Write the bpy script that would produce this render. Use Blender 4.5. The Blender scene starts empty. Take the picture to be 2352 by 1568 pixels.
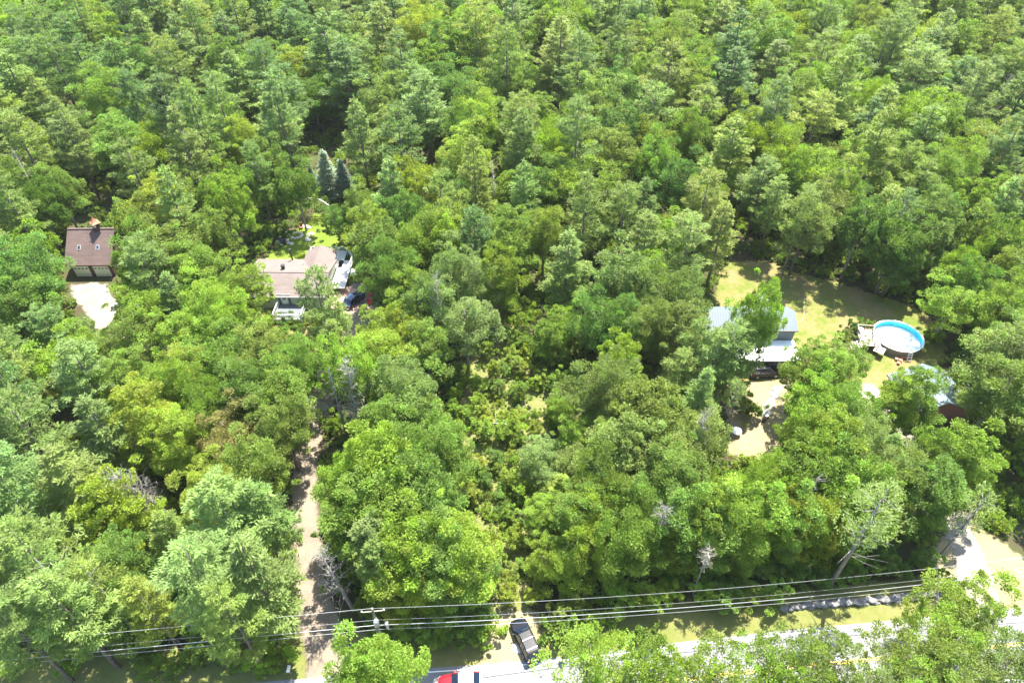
import bpy, bmesh, math, random
import numpy as np
from mathutils import Vector, Matrix
R_ = math.radians
scene = bpy.context.scene
COL = scene.collection

# ------------------------------------------------------------------ camera, world, sun, exposure
CAM_H, PITCH, F = 75.0, 42.7, 1589.0          # F in units of a 2352 px wide picture
cam_d = bpy.data.cameras.new('camera'); cam = bpy.data.objects.new('camera', cam_d); COL.objects.link(cam)
cam.location = (0, 0, CAM_H); cam.rotation_euler = (R_(90-PITCH), 0, 0)
cam_d.sensor_width = 36; cam_d.lens = 36*F/2352; cam_d.clip_start = 0.5; cam_d.clip_end = 3000
scene.camera = cam

SUN_EL, SUN_AZ = 65.0, 24.0                   # azimuth measured from +Y towards +X
w = bpy.data.worlds.new('World'); scene.world = w; w.use_nodes = True
nt = w.node_tree; bg = nt.nodes['Background']
sky = nt.nodes.new('ShaderNodeTexSky'); sky.sky_type = 'NISHITA'; sky.sun_disc = False
sky.sun_elevation = R_(SUN_EL); sky.sun_rotation = R_(SUN_AZ)
nt.links.new(sky.outputs[0], bg.inputs[0]); bg.inputs[1].default_value = 0.15
sd = bpy.data.lights.new('sun', 'SUN'); sd.energy = 5.0; sd.angle = R_(0.5); sd.color = (1, 0.955, 0.86)
sun = bpy.data.objects.new('sun', sd); COL.objects.link(sun)
sv = Vector((math.sin(R_(SUN_AZ))*math.cos(R_(SUN_EL)), math.cos(R_(SUN_AZ))*math.cos(R_(SUN_EL)), math.sin(R_(SUN_EL))))
sun.rotation_euler = (-sv).to_track_quat('-Z', 'Y').to_euler(); sun.location = sv*200
scene.view_settings.view_transform = 'Standard'; scene.view_settings.look = 'None'
scene.view_settings.gamma = 1.0; scene.view_settings.exposure = 1.84
scene.render.engine = 'CYCLES'
scene.cycles.max_bounces = 7; scene.cycles.diffuse_bounces = 3; scene.cycles.transmission_bounces = 5
scene.cycles.transparent_max_bounces = 6; scene.cycles.glossy_bounces = 2

# ------------------------------------------------------------------ helpers
def at(px, py, z=0.0):
    """world point at height z seen at photo position px,py (2352 x 1568 units)"""
    t = math.atan((py-784)/F); th = R_(PITCH)+t
    y = (CAM_H-z)/math.tan(th)
    d = y*math.cos(R_(PITCH))+(CAM_H-z)*math.sin(R_(PITCH))
    return Vector(((px-1176)/F*d, y, z))
def proj(x, y, z):
    c, s = math.cos(R_(PITCH)), math.sin(R_(PITCH))
    d = y*c+(CAM_H-z)*s; v = (CAM_H-z)*c-y*s
    return 1176+F*x/d, 784+F*v/d, d
def fu(x, y, z=0.0): return at(x/1.3061, y/1.3061, z)     # same from 3072 px units

def tag(o, label=None, cat=None, group=None, kind=None):
    if label: o['label'] = label
    if cat: o['category'] = cat
    if group: o['group'] = group
    if kind: o['kind'] = kind
    return o
def empty(name, loc=(0,0,0), rz=0.0, label=None, cat=None, group=None):
    o = bpy.data.objects.new(name, None); o.empty_display_size = .3; COL.objects.link(o)
    o.location = loc; o.rotation_euler = (0, 0, rz); return tag(o, label, cat, group)
def link(name, me, mat=None, parent=None):
    o = bpy.data.objects.new(name, me); COL.objects.link(o)
    if mat is not None and not me.materials: me.materials.append(mat)
    if parent: o.parent = parent
    return o

class MB:
    def __init__(s): s.v = []; s.f = []; s.groups = []
    def add(s, vs, fs):
        n = len(s.v); s.v += [tuple(v) for v in vs]; g = [tuple(i+n for i in f) for f in fs]; s.f += g; s.groups.append((n, len(s.v), g)); return s
    def box(s, c, size, rz=0.0, rx=0.0):
        M = Matrix.Translation(c) @ Matrix.Rotation(rz,4,'Z') @ Matrix.Rotation(rx,4,'X')
        a, b, d = [q/2 for q in size]
        vs = [M @ Vector((x,y,z)) for x in (-a,a) for y in (-b,b) for z in (-d,d)]
        return s.add(vs, [(0,1,3,2),(4,6,7,5),(0,4,5,1),(2,3,7,6),(0,2,6,4),(1,5,7,3)])
    def tube(s, pts, rs, n=8, cap=True):
        pts = [Vector(p) for p in pts]
        if not hasattr(rs, '__len__'): rs = [rs]*len(pts)
        vs = []; fs = []
        for i, p in enumerate(pts):
            d = (pts[min(i+1, len(pts)-1)]-pts[max(i-1, 0)])
            if d.length < 1e-6: d = Vector((0,0,1))
            d.normalize(); u = d.cross(Vector((0.13,0.97,0.2))).normalized(); v = d.cross(u)
            for k in range(n):
                a = 2*math.pi*k/n; vs.append(p+(u*math.cos(a)+v*math.sin(a))*rs[i])
        for i in range(len(pts)-1):
            for k in range(n):
                a = i*n+k; b = i*n+(k+1)%n; fs.append((a, b, b+n, a+n))
        if cap: fs.append(tuple(range(n))[::-1]); fs.append(tuple(range(len(vs)-n, len(vs))))
        return s.add(vs, fs)
    def prism(s, poly, dirv):
        n = len(poly); d = Vector(dirv); vs = [Vector(p) for p in poly]; vs = vs+[p+d for p in vs]
        return s.add(vs, [tuple(range(n))[::-1], tuple(range(n, 2*n))]+[(i, (i+1)%n, (i+1)%n+n, i+n) for i in range(n)])
    def lathe(s, prof, c=(0,0,0), n=16):
        vs = []; fs = []; m = len(prof)
        for k in range(n):
            a = 2*math.pi*k/n
            for r, z in prof: vs.append((c[0]+r*math.cos(a), c[1]+r*math.sin(a), c[2]+z))
        for k in range(n):
            for i in range(m-1):
                a = k*m+i; b = ((k+1)%n)*m+i; fs.append((a, b, b+1, a+1))
        return s.add(vs, fs)
    def build_each(s, name, mat, parent=None, bevel=0.0):
        for a, b, f in s.groups:
            q = MB(); q.v = s.v[a:b]; q.f = [tuple(i-a for i in t) for t in f]; q.build(name, mat, parent, bevel=bevel)
    def build(s, name, mat, parent=None, smooth=False, bevel=0.0, loc=None):
        me = bpy.data.meshes.new(name); me.from_pydata(s.v, [], s.f)
        bm = bmesh.new(); bm.from_mesh(me); bmesh.ops.recalc_face_normals(bm, faces=bm.faces)
        if bevel: bmesh.ops.bevel(bm, geom=[e for e in bm.edges if len(e.link_faces)==2 and e.calc_face_angle(0)>.6], offset=bevel, segments=2, affect='EDGES')
        bm.to_mesh(me); bm.free()
        if smooth: me.shade_smooth()
        o = link(name, me, mat, parent)
        if loc is not None: o.location = loc
        return o

# ------------------------------------------------------------------ materials
def mat(name, col, rough=0.7, var=0.0, vscale=1.0, metal=0.0, spec=0.4, col2=None, bump=0.0, detail=5):
    m = bpy.data.materials.new(name); m.use_nodes = True; n = m.node_tree; b = n.nodes['Principled BSDF']
    b.inputs['Base Color'].default_value = (*col, 1); b.inputs['Roughness'].default_value = rough
    b.inputs['Metallic'].default_value = metal; b.inputs['Specular IOR Level'].default_value = spec
    if var or col2:
        tc = n.nodes.new('ShaderNodeTexCoord'); no = n.nodes.new('ShaderNodeTexNoise')
        no.inputs['Scale'].default_value = vscale; no.inputs['Detail'].default_value = detail
        n.links.new(tc.outputs['Object'], no.inputs['Vector'])
        r = n.nodes.new('ShaderNodeValToRGB'); r.color_ramp.elements[0].position = .32; r.color_ramp.elements[1].position = .68
        c2 = col2 or tuple(min(1, c*(1+var)) for c in col); c1 = col if col2 else tuple(c*(1-var) for c in col)
        r.color_ramp.elements[0].color = (*c1, 1); r.color_ramp.elements[1].color = (*c2, 1)
        n.links.new(no.outputs['Fac'], r.inputs[0]); n.links.new(r.outputs[0], b.inputs['Base Color'])
        if bump:
            bp = n.nodes.new('ShaderNodeBump'); bp.inputs['Strength'].default_value = bump; bp.inputs['Distance'].default_value = .05
            n.links.new(no.outputs['Fac'], bp.inputs['Height']); n.links.new(bp.outputs[0], b.inputs['Normal'])
    return m

def leaf_mat(name, palette=None, trans=0.42, thin=1.0):
    m = bpy.data.materials.new(name); m.use_nodes = True; n = m.node_tree; L = n.links
    for x in list(n.nodes): n.nodes.remove(x)
    out = n.nodes.new('ShaderNodeOutputMaterial'); oi = n.nodes.new('ShaderNodeObjectInfo')
    if palette:
        r = n.nodes.new('ShaderNodeValToRGB'); r.color_ramp.interpolation = 'CONSTANT'
        el = r.color_ramp.elements; k = len(palette)
        el[0].position = 0; el[0].color = (*palette[0], 1); el[1].position = 1/k; el[1].color = (*palette[1], 1)
        for i in range(2, k):
            e = el.new(i/k); e.color = (*palette[i], 1)
        L.new(oi.outputs['Random'], r.inputs[0]); base = r.outputs[0]
    else: base = oi.outputs['Color']
    # clump to clump and leaf to leaf variation of the leaf colour
    tc = n.nodes.new('ShaderNodeTexCoord'); no = n.nodes.new('ShaderNodeTexNoise'); no.inputs['Scale'].default_value = .55; no.inputs['Detail'].default_value = 3
    L.new(tc.outputs['Object'], no.inputs['Vector'])
    gi = n.nodes.new('ShaderNodeAttribute'); gi.attribute_name = 'leafrand'
    mr = n.nodes.new('ShaderNodeMapRange'); mr.inputs[1].default_value = .3; mr.inputs[2].default_value = .7; mr.inputs[3].default_value = .72; mr.inputs[4].default_value = 1.35
    L.new(no.outputs['Fac'], mr.inputs[0])
    mr2 = n.nodes.new('ShaderNodeMapRange'); mr2.inputs[3].default_value = .72; mr2.inputs[4].default_value = 1.3
    L.new(gi.outputs['Fac'], mr2.inputs[0])
    mu = n.nodes.new('ShaderNodeMath'); mu.operation = 'MULTIPLY'; L.new(mr.outputs[0], mu.inputs[0]); L.new(mr2.outputs[0], mu.inputs[1])
    vm = n.nodes.new('ShaderNodeVectorMath'); vm.operation = 'SCALE'; L.new(base, vm.inputs[0]); L.new(mu.outputs[0], vm.inputs['Scale'])
    hs = n.nodes.new('ShaderNodeHueSaturation'); hs.inputs['Fac'].default_value = 1
    mh = n.nodes.new('ShaderNodeMapRange'); mh.inputs[3].default_value = .485; mh.inputs[4].default_value = .515
    L.new(gi.outputs['Fac'], mh.inputs[0]); L.new(mh.outputs[0], hs.inputs['Hue']); L.new(vm.outputs[0], hs.inputs['Color'])
    p = n.nodes.new('ShaderNodeBsdfPrincipled'); p.inputs['Roughness'].default_value = .55; p.inputs['Specular IOR Level'].default_value = .22
    L.new(hs.outputs[0], p.inputs['Base Color'])
    tcv = n.nodes.new('ShaderNodeVectorMath'); tcv.operation = 'MULTIPLY'; tcv.inputs[1].default_value = (1.9, 1.9, .9)
    L.new(hs.outputs[0], tcv.inputs[0])
    t = n.nodes.new('ShaderNodeBsdfTranslucent'); L.new(tcv.outputs[0], t.inputs[0])
    mx = n.nodes.new('ShaderNodeMixShader'); mx.inputs[0].default_value = trans
    L.new(p.outputs[0], mx.inputs[1]); L.new(t.outputs[0], mx.inputs[2]); L.new(mx.outputs[0], out.inputs[0])
    return m

TONES = {'lime':((.178,.26,.034),'lime green'), 'mid':((.138,.213,.036),'mid green'), 'deep':((.105,.18,.036),'deep green'),
         'olive':((.158,.215,.046),'olive green'), 'sage':((.168,.225,.064),'sage green'), 'gold':((.205,.258,.034),'yellow green'),
         'rust':((.205,.20,.065),'brownish olive'), 'pine':((.142,.21,.05),'soft green'), 'pinel':((.172,.235,.058),'pale green'),
         'pined':((.112,.18,.045),'dark green'), 'pineo':((.178,.23,.044),'yellowish green')}
BT = ['lime','mid','deep','olive','sage','gold']; PT = ['pine','pinel','pined','pineo']
M = {}
M['leaf'] = leaf_mat('leaf'); M['needle'] = leaf_mat('needle', trans=.3)
M['leaf_far'] = leaf_mat('leaf_far', [TONES[t][0] for t in ('mid','lime','olive','mid','lime','sage','lime','olive')])
M['needle_far'] = leaf_mat('needle_far', [TONES[t][0] for t in ('pine','pinel','pineo','pine','pined','pinel')], trans=.3)
M['under'] = leaf_mat('undergrowth_leaf', [TONES[t][0] for t in ('mid','lime','deep','lime','olive','gold')])
M['bark'] = mat('bark', (.16,.13,.105), .9, .35, 3); M['barkgrey'] = mat('bark_grey', (.24,.22,.2), .9, .3, 3)
M['deadw'] = mat('dead_wood_pale', (.40,.36,.29), .85, .2, 3); M['deadg'] = mat('dead_wood_grey', (.27,.245,.22), .9, .25, 3)
M['birch'] = mat('birch_bark', (.75,.72,.66), .8, .15, 4)

# ------------------------------------------------------------------ foliage meshes
def quads_mesh(name, V, rnd, material, nper=4):
    """V: (n,nper,3) array of leaf outlines"""
    n = len(V); me = bpy.data.meshes.new(name)
    me.vertices.add(n*nper); me.vertices.foreach_set('co', V.reshape(-1).astype(np.float32))
    me.loops.add(n*nper); me.loops.foreach_set('vertex_index', np.arange(n*nper, dtype=np.int32))
    me.polygons.add(n); me.polygons.foreach_set('loop_start', np.arange(0, n*nper, nper, dtype=np.int32))
    me.update(calc_edges=True)
    a = me.attributes.new('leafrand', 'FLOAT', 'FACE'); a.data.foreach_set('value', rnd.astype(np.float32))
    me.materials.append(material); return me
def unit(a): return a/np.maximum(1e-9, np.linalg.norm(a, axis=-1, keepdims=True))
def leaves(P, A, N, ln, wd):
    """diamond leaves at P, long axis A, approx normal N"""
    A = unit(A); S = unit(np.cross(N, A)); n = len(P)
    ln = ln[:, None]; wd = wd[:, None]
    return np.stack([P-A*ln*.5, P-A*ln*.05+S*wd*.5, P+A*ln*.5, P-A*ln*.05-S*wd*.5], axis=1)

def broad_mesh(seed, H=14., R=3.4, nl=46, per=210, ls=.34, zc=.64, vr=.34, top=.0, up=.35, material=None, sparse=1.0, lobe=1.0):
    g = np.random.default_rng(seed); V = []; RN = []
    for i in range(nl):
        k = i+.5; ph = math.acos(1-1.72*k/nl); th = math.pi*(1+5**.5)*k+g.uniform(-.5,.5)
        d = np.array([math.cos(th)*math.sin(ph), math.sin(th)*math.sin(ph), math.cos(ph)])
        rr = g.uniform(.5, 1.12)*(1.0+.22*math.sin(th*2+seed)+.12*math.sin(th*3+seed*2))
        c = np.array([d[0]*R*rr, d[1]*R*rr, H*zc+d[2]*H*vr*rr*(1+top*(d[2]>0))])
        lr = g.uniform(.32, 1.05)*R/3.4*lobe; el = np.array([g.uniform(.8,1.5), g.uniform(.8,1.5), g.uniform(.7,1.25)])
        n = int(per*sparse*(.35+.9*lr/(R/3.4)))
        u = unit(g.normal(size=(n, 3))+d*.75); u[:, 2] += .15; u = unit(u)
        rad = lr*g.uniform(.35, 1.08, size=(n, 1))**.7
        P = c+u*rad*el+np.array([0,0,1.])*np.maximum(0, g.normal(0,.18,(n,1)))*lr
        # short twiggy sprays stick out of the lobe
        A = unit(u*.9+np.array([0,0,up])+g.normal(size=(n,3))*.55)
        N = unit(u*.45+np.array([0,0,1.0])+g.normal(size=(n,3))*.4)
        V.append(leaves(P, A, N, ls*g.uniform(.6, 1.35, n), ls*.62*g.uniform(.7, 1.2, n)))
        RN.append(np.clip(g.normal(.5, .2, n)+g.normal(0, .12), 0, 1))
    # loose inner leaves
    n = nl*28; u = unit(g.normal(size=(n,3))); P = u*g.uniform(.1, .7, size=(n,1))*np.array([R, R, H*vr])+np.array([0,0,H*zc])
    V.append(leaves(P, g.normal(size=(n,3)), g.normal(size=(n,3))+[0,0,.8], np.full(n, ls), np.full(n, ls*.6))); RN.append(g.uniform(0,.5,n))
    return quads_mesh('broadleaf_crown', np.concatenate(V), np.concatenate(RN), material)

def limb_mesh(name, seed, H, R, z0=.32, nb=7, r0=.17, material=None, lean=.25, fork=2, zt=.86):
    g = random.Random(seed); m = MB()
    bend = [(0,0,-.3), (g.uniform(-lean,lean)*.4, g.uniform(-lean,lean)*.4, H*.3), (g.uniform(-lean,lean), g.uniform(-lean,lean), H*.6), (g.uniform(-lean,lean), g.uniform(-lean,lean), H*zt)]
    m.tube(bend, [r0*1.25, r0, r0*.7, r0*.2], 7)
    for i in range(nb):
        z = H*(z0+(.72-z0)*i/nb); a = 2.4*i+g.random(); l = R*g.uniform(.6, .95)*(1-.3*i/nb)
        p0 = Vector((0,0,z)); p1 = p0+Vector((math.cos(a)*l*.5, math.sin(a)*l*.5, l*.42)); p2 = p0+Vector((math.cos(a)*l, math.sin(a)*l, l*.95))
        m.tube([p0, p1, p2], [r0*.45, r0*.3, r0*.08], 5)
        for k in range(fork):
            b = a+g.uniform(-.9,.9); q = p1.lerp(p2, .2+.5*k/max(1,fork)); m.tube([q, q+Vector((math.cos(b)*l*.4, math.sin(b)*l*.4, l*.3))], [r0*.18, r0*.05], 4)
    me = bpy.data.meshes.new(name); me.from_pydata(m.v, [], m.f); me.shade_smooth(); me.materials.append(material); return me

def pine_mesh(seed, H=18., R=3.6, z0=.32, dz=.75, tuft=24, blades=6, bl=.36, bw=.085, droop=.0, cone=.75, fan=.42, material=None, nb=(4,6), flat=.35, gap=.12, zn=.07):
    g = np.random.default_rng(seed); P = []; A = []; Rn = []; z = H*z0
    while z < H*.985:
        t = (z-H*z0)/(H*(1-z0)); prof = (1-t)**cone*(.55+.45*min(1, t*3.5+.25))+.03
        n = g.integers(nb[0], nb[1]+1); a0 = g.uniform(0, 6.28)
        for i in range(n):
            if g.random() < gap and t < .8: continue
            a = a0+6.283*i/n+g.uniform(-.35, .35); L = R*prof*g.uniform(.62, 1.15)
            rise = g.uniform(.05, .30)-droop; zz = z+g.uniform(-.25, .25)
            d = np.array([math.cos(a), math.sin(a), 0]); s = np.array([-d[1], d[0], 0])
            nt = max(4, int(tuft*(L/R)**1.15*1.25)); q = g.uniform(.22, 1.0, nt)**.8; lat = g.uniform(-1, 1, nt)*fan*L*np.sqrt(np.clip(1.12-q, .04, 1))*np.minimum(1, q*1.7)
            p = d*(q*L)[:, None]+s*lat[:, None]; p[:, 2] = zz+L*(rise*q+.10*q**3)+g.normal(0, zn, nt)
            o = d*(.7)+s*(lat/L*1.5)[:, None]+np.array([0,0,flat]); b_r = g.uniform(.3, .7)
            for k in range(blades):
                P.append(p+g.normal(0, .12, (nt, 3))*np.array([1,1,.4])); A.append(unit(o+g.normal(0, .5, (nt,3)))); Rn.append(np.clip(b_r+g.normal(0,.16,nt),0,1))
        z += dz*g.uniform(.75, 1.2)*(1-.35*t)
    # leader tufts
    n = 26; p = np.zeros((n,3)); p[:,2] = H*g.uniform(.93, 1.02, n); P.append(p+g.normal(0,.08,(n,3))); A.append(unit(g.normal(0,.6,(n,3))+[0,0,.8])); Rn.append(g.uniform(.4,.8,n))
    P = np.concatenate(P); A = np.concatenate(A); Rn = np.concatenate(Rn); n = len(P)
    N = unit(g.normal(0,.3,(n,3))+np.array([0,0,1.0]))
    P = P+A*bl*.5
    return quads_mesh('pine_crown', leaves(P, A, N, bl*g.uniform(.7,1.25,n), bw*g.uniform(.7,1.3,n)), Rn, material)

def pine_trunk(seed, H, z0, R, r0=.2, material=None, dead_to=.32):
    g = random.Random(seed); m = MB(); m.tube([(0,0,-.3), (g.uniform(-.1,.1),g.uniform(-.1,.1),H*.5), (0,0,H*.98)], [r0*1.2, r0*.75, .03], 7)
    z = H*.2
    while z < H*.9:
        a = g.random()*6.28; t = z/H; l = R*.75*(1-t)*(1 if z > H*z0 else .5)
        m.tube([(0,0,z), (math.cos(a)*l, math.sin(a)*l, z+l*.12)], [.045, .012], 4); z += H*.035
    me = bpy.data.meshes.new('pine_trunk'); me.from_pydata(m.v, [], m.f); me.shade_smooth(); me.materials.append(material); return me

print('meshes')
BR = []     # (crown, trunk, H, R)
for i, (H, R, nl, zc, vr, top, ls, sp) in enumerate([(14,3.4,96,.64,.31,.2,.27,1.),(15,3.1,86,.62,.34,.5,.25,1.),(13,3.6,110,.62,.30,.1,.27,1.),(15,3.3,96,.64,.32,.35,.24,1.1),
        (12,3.3,84,.66,.28,.2,.28,.9),(16,3.4,104,.63,.33,.5,.26,1.),(14,3.2,76,.65,.30,.3,.25,.7),(13,3.0,84,.60,.36,.6,.27,1.),(18,2.9,40,.70,.22,.2,.25,.5),(18,3.1,46,.7,.2,.3,.24,.42),(18,2.7,38,.7,.24,.1,.26,.55),(12,3.3,100,.52,.45,.25,.26,1.),(12,3.0,90,.5,.47,.4,.25,1.)]):
    BR.append((broad_mesh(100+i, H, R, nl, 265, ls*.82, zc, vr, top, .35+.25*(i%3), M['leaf'], sp), limb_mesh('trunk', i, H, R, material=M['bark'] if i%2 else M['barkgrey']), H, R))
PI = []
for i, (H, R, z0, cone, fan, gap) in enumerate([(18,4.0,.34,.6,.46,.14),(19,3.6,.30,.75,.46,.12),(17,4.2,.36,.48,.48,.16),(20,3.9,.38,.55,.44,.16),(16,3.5,.28,.75,.48,.1),(18,4.4,.42,.42,.46,.2)]):
    PI.append((pine_mesh(200+i, H, R, z0, 1.15, 46, 6, .42, .11, 0., cone, fan, M['needle'], nb=(4,5), gap=gap, flat=.22, zn=.06), pine_trunk(i, H, z0, R, material=M['bark']), H, R))
# coarser ones for the far wood
BF = [(broad_mesh(300+i, 14, 3.3, 72, 110, .34, .64, .32, .15*i, .5, M['leaf_far']), BR[i][1]) for i in range(5)]
PF = [(pine_mesh(400+i, 17, 3.9, .34, 1.4, 44, 5, .5, .15, 0., .42+.08*i, .48, M['needle_far'], nb=(4,5), flat=.2, zn=.07), PI[i][1]) for i in range(4)]
SAP = [(broad_mesh(500+i, 5.5, 1.5, 20, 95, .27, .58, .38, .3, .5, M['leaf']), limb_mesh('trunk', 50+i, 5.5, 1.4, .2, 5, .05, M['bark']), 5.5, 1.5) for i in range(4)]
SHR = [broad_mesh(520+i, 1.9, 1.15, 12, 85, .2, .42, .42, .1, .5, M['leaf']) for i in range(3)]
UND = [broad_mesh(540+i, 1.8, 1.25, 10, 55, .24, .38, .42, .1, .4, M['under']) for i in range(4)]

# ------------------------------------------------------------------ ground, roads, lawns
def sdist(P, poly):
    poly = np.array([(p[0], p[1]) for p in poly]); n = len(poly); x, y = P[:,0], P[:,1]
    inside = np.zeros(len(P), bool); dm = np.full(len(P), 1e9)
    for i in range(n):
        a, b = poly[i], poly[(i+1)%n]; e = b-a; wv = P-a; t = np.clip((wv@e)/max(1e-9, e@e), 0, 1)
        dm = np.minimum(dm, np.hypot(*(wv-t[:,None]*e).T))
        c = ((a[1] > y) != (b[1] > y)); xx = a[0]+(y-a[1])*(b[0]-a[0])/(b[1]-a[1]+1e-12); inside ^= c & (x < xx)
    return np.where(inside, dm, -dm)
def pline_d(P, pts, wid):
    dm = np.full(len(P), -1e9); pts = [np.array((p[0], p[1])) for p in pts]
    for i in range(len(pts)-1):
        a, b = pts[i], pts[i+1]; e = b-a; wv = P-a; t = np.clip((wv@e)/max(1e-9, e@e), 0, 1); ww = wid[i]*(1-t)+wid[i+1]*t
        dm = np.maximum(dm, ww/2-np.hypot(*(wv-t[:,None]*e).T))
    return dm
def sheet(name, sdf, bounds, z, material, cell=.5, margin=.9):
    x0, x1, y0, y1 = bounds; xs = np.arange(x0, x1, cell); ys = np.arange(y0, y1, cell)
    X, Y = np.meshgrid(xs, ys); P = np.stack([X.ravel(), Y.ravel()], 1); D = sdf(P).reshape(X.shape)
    nx = len(xs); keep = (np.maximum(np.maximum(D[:-1,:-1], D[1:,:-1]), np.maximum(D[:-1,1:], D[1:,1:])) > -margin)
    jj, ii = np.nonzero(keep); q = np.stack([jj*nx+ii, jj*nx+ii+1, (jj+1)*nx+ii+1, (jj+1)*nx+ii], 1)
    used, inv = np.unique(q.ravel(), return_inverse=True); q = inv.reshape(-1, 4)
    co = np.concatenate([P[used], np.full((len(used), 1), z)], 1)
    me = bpy.data.meshes.new(name); me.from_pydata(co.tolist(), [], q.tolist())
    a = me.attributes.new('edge', 'FLOAT', 'POINT'); a.data.foreach_set('value', D.ravel()[used].astype(np.float32))
    o = link(name, me, material); tag(o, kind='structure'); return o
def ground_mat(name, cols, scale, edge=True, amp=.9, rough=.95, soft=.25, scale2=None, nscale=.9, bump=.4, speck=None):
    m = bpy.data.materials.new(name); m.use_nodes = True; n = m.node_tree; L = n.links; b = n.nodes['Principled BSDF']
    b.inputs['Roughness'].default_value = rough; b.inputs['Specular IOR Level'].default_value = .2
    ge = n.nodes.new('ShaderNodeNewGeometry')
    def noise(s, d=6, ro=.6):
        q = n.nodes.new('ShaderNodeTexNoise'); q.inputs['Scale'].default_value = s; q.inputs['Detail'].default_value = d; q.inputs['Roughness'].default_value = ro
        L.new(ge.outputs['Position'], q.inputs['Vector']); return q.outputs['Fac']
    r = n.nodes.new('ShaderNodeValToRGB'); el = r.color_ramp.elements; k = len(cols)
    el[0].position = .3; el[0].color = (*cols[0],1); el[1].position = .7; el[1].color = (*cols[-1],1)
    for i in range(1, k-1): e = el.new(.3+.4*i/(k-1)); e.color = (*cols[i],1)
    f = noise(scale)
    if scale2:
        f2 = noise(scale2, 5, .7); mm = n.nodes.new('ShaderNodeMix'); mm.inputs[0].default_value = .45; L.new(f, mm.inputs[2]); L.new(f2, mm.inputs[3]); f = mm.outputs[0]
    L.new(f, r.inputs[0]); col = r.outputs[0]
    if speck:
        s = noise(speck[1], 2); sr = n.nodes.new('ShaderNodeMapRange'); sr.inputs[1].default_value = .6; sr.inputs[2].default_value = .68; L.new(s, sr.inputs[0])
        mc = n.nodes.new('ShaderNodeMix'); mc.data_type = 'RGBA'; L.new(sr.outputs[0], mc.inputs[0]); L.new(col, mc.inputs[6]); mc.inputs[7].default_value = (*speck[0],1); col = mc.outputs[2]
    L.new(col, b.inputs['Base Color'])
    bp = n.nodes.new('ShaderNodeBump'); bp.inputs['Strength'].default_value = bump; bp.inputs['Distance'].default_value = .08
    L.new(noise(6, 4), bp.inputs['Height']); L.new(bp.outputs[0], b.inputs['Normal'])
    if edge:
        at_ = n.nodes.new('ShaderNodeAttribute'); at_.attribute_name = 'edge'
        nz = noise(nscale, 6, .65); ma = n.nodes.new('ShaderNodeMath'); ma.operation = 'MULTIPLY_ADD'; ma.inputs[1].default_value = amp*2; ma.inputs[2].default_value = -amp
        L.new(nz, ma.inputs[0]); ad = n.nodes.new('ShaderNodeMath'); ad.operation = 'ADD'; L.new(at_.outputs['Fac'], ad.inputs[0]); L.new(ma.outputs[0], ad.inputs[1])
        mr = n.nodes.new('ShaderNodeMapRange'); mr.inputs[1].default_value = -soft; mr.inputs[2].default_value = soft; L.new(ad.outputs[0], mr.inputs[0])
        tr = n.nodes.new('ShaderNodeBsdfTransparent'); mx = n.nodes.new('ShaderNodeMixShader'); out = n.nodes['Material Output']
        L.new(mr.outputs[0], mx.inputs[0]); L.new(tr.outputs[0], mx.inputs[1]); L.new(b.outputs[0], mx.inputs[2]); L.new(mx.outputs[0], out.inputs[0])
    return m

M['floor'] = ground_mat('forest_floor', [(.03,.045,.012),(.07,.05,.03),(.05,.07,.018),(.11,.08,.05)], .35, False, scale2=2.5, bump=.8)
M['lawn'] = ground_mat('lawn_grass', [(.075,.13,.014),(.125,.18,.02),(.175,.19,.035)], .22, scale2=1.8, amp=1.2)
M['drylawn'] = ground_mat('dry_lawn', [(.06,.115,.015),(.115,.145,.024),(.21,.16,.07),(.24,.175,.09)], .16, scale2=1.1, amp=1.4)
M['tan'] = ground_mat('tan_yard', [(.17,.17,.06),(.25,.21,.115),(.30,.24,.16)], .2, scale2=1.5, amp=1.6)
M['verge'] = ground_mat('verge_grass', [(.09,.125,.022),(.15,.155,.045),(.21,.175,.085)], .25, scale2=1.6, amp=1.2)
M['gravel'] = ground_mat('gravel', [(.15,.115,.085),(.205,.165,.125),(.27,.225,.175)], .4, scale2=3.5, amp=.7, speck=((.22,.2,.12), 1.7))
M['sand'] = ground_mat('pale_sand', [(.19,.165,.125),(.245,.22,.175),(.30,.275,.225)], .4, scale2=3.5, amp=1.0)
M['asphalt'] = ground_mat('bleached_asphalt', [(.155,.155,.16),(.20,.20,.205),(.235,.23,.23)], .25, edge=False, scale2=5, rough=.85, bump=.15)
M['brush'] = ground_mat('scrub_grass', [(.08,.115,.022),(.14,.15,.045),(.23,.19,.09)], .35, scale2=2.2, amp=2.5)

g = MB(); g.add([(-650,-300,0),(650,-300,0),(650,900,0),(-650,900,0)], [(0,1,2,3)]); tag(g.build('ground', M['floor']), kind='structure')

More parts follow.
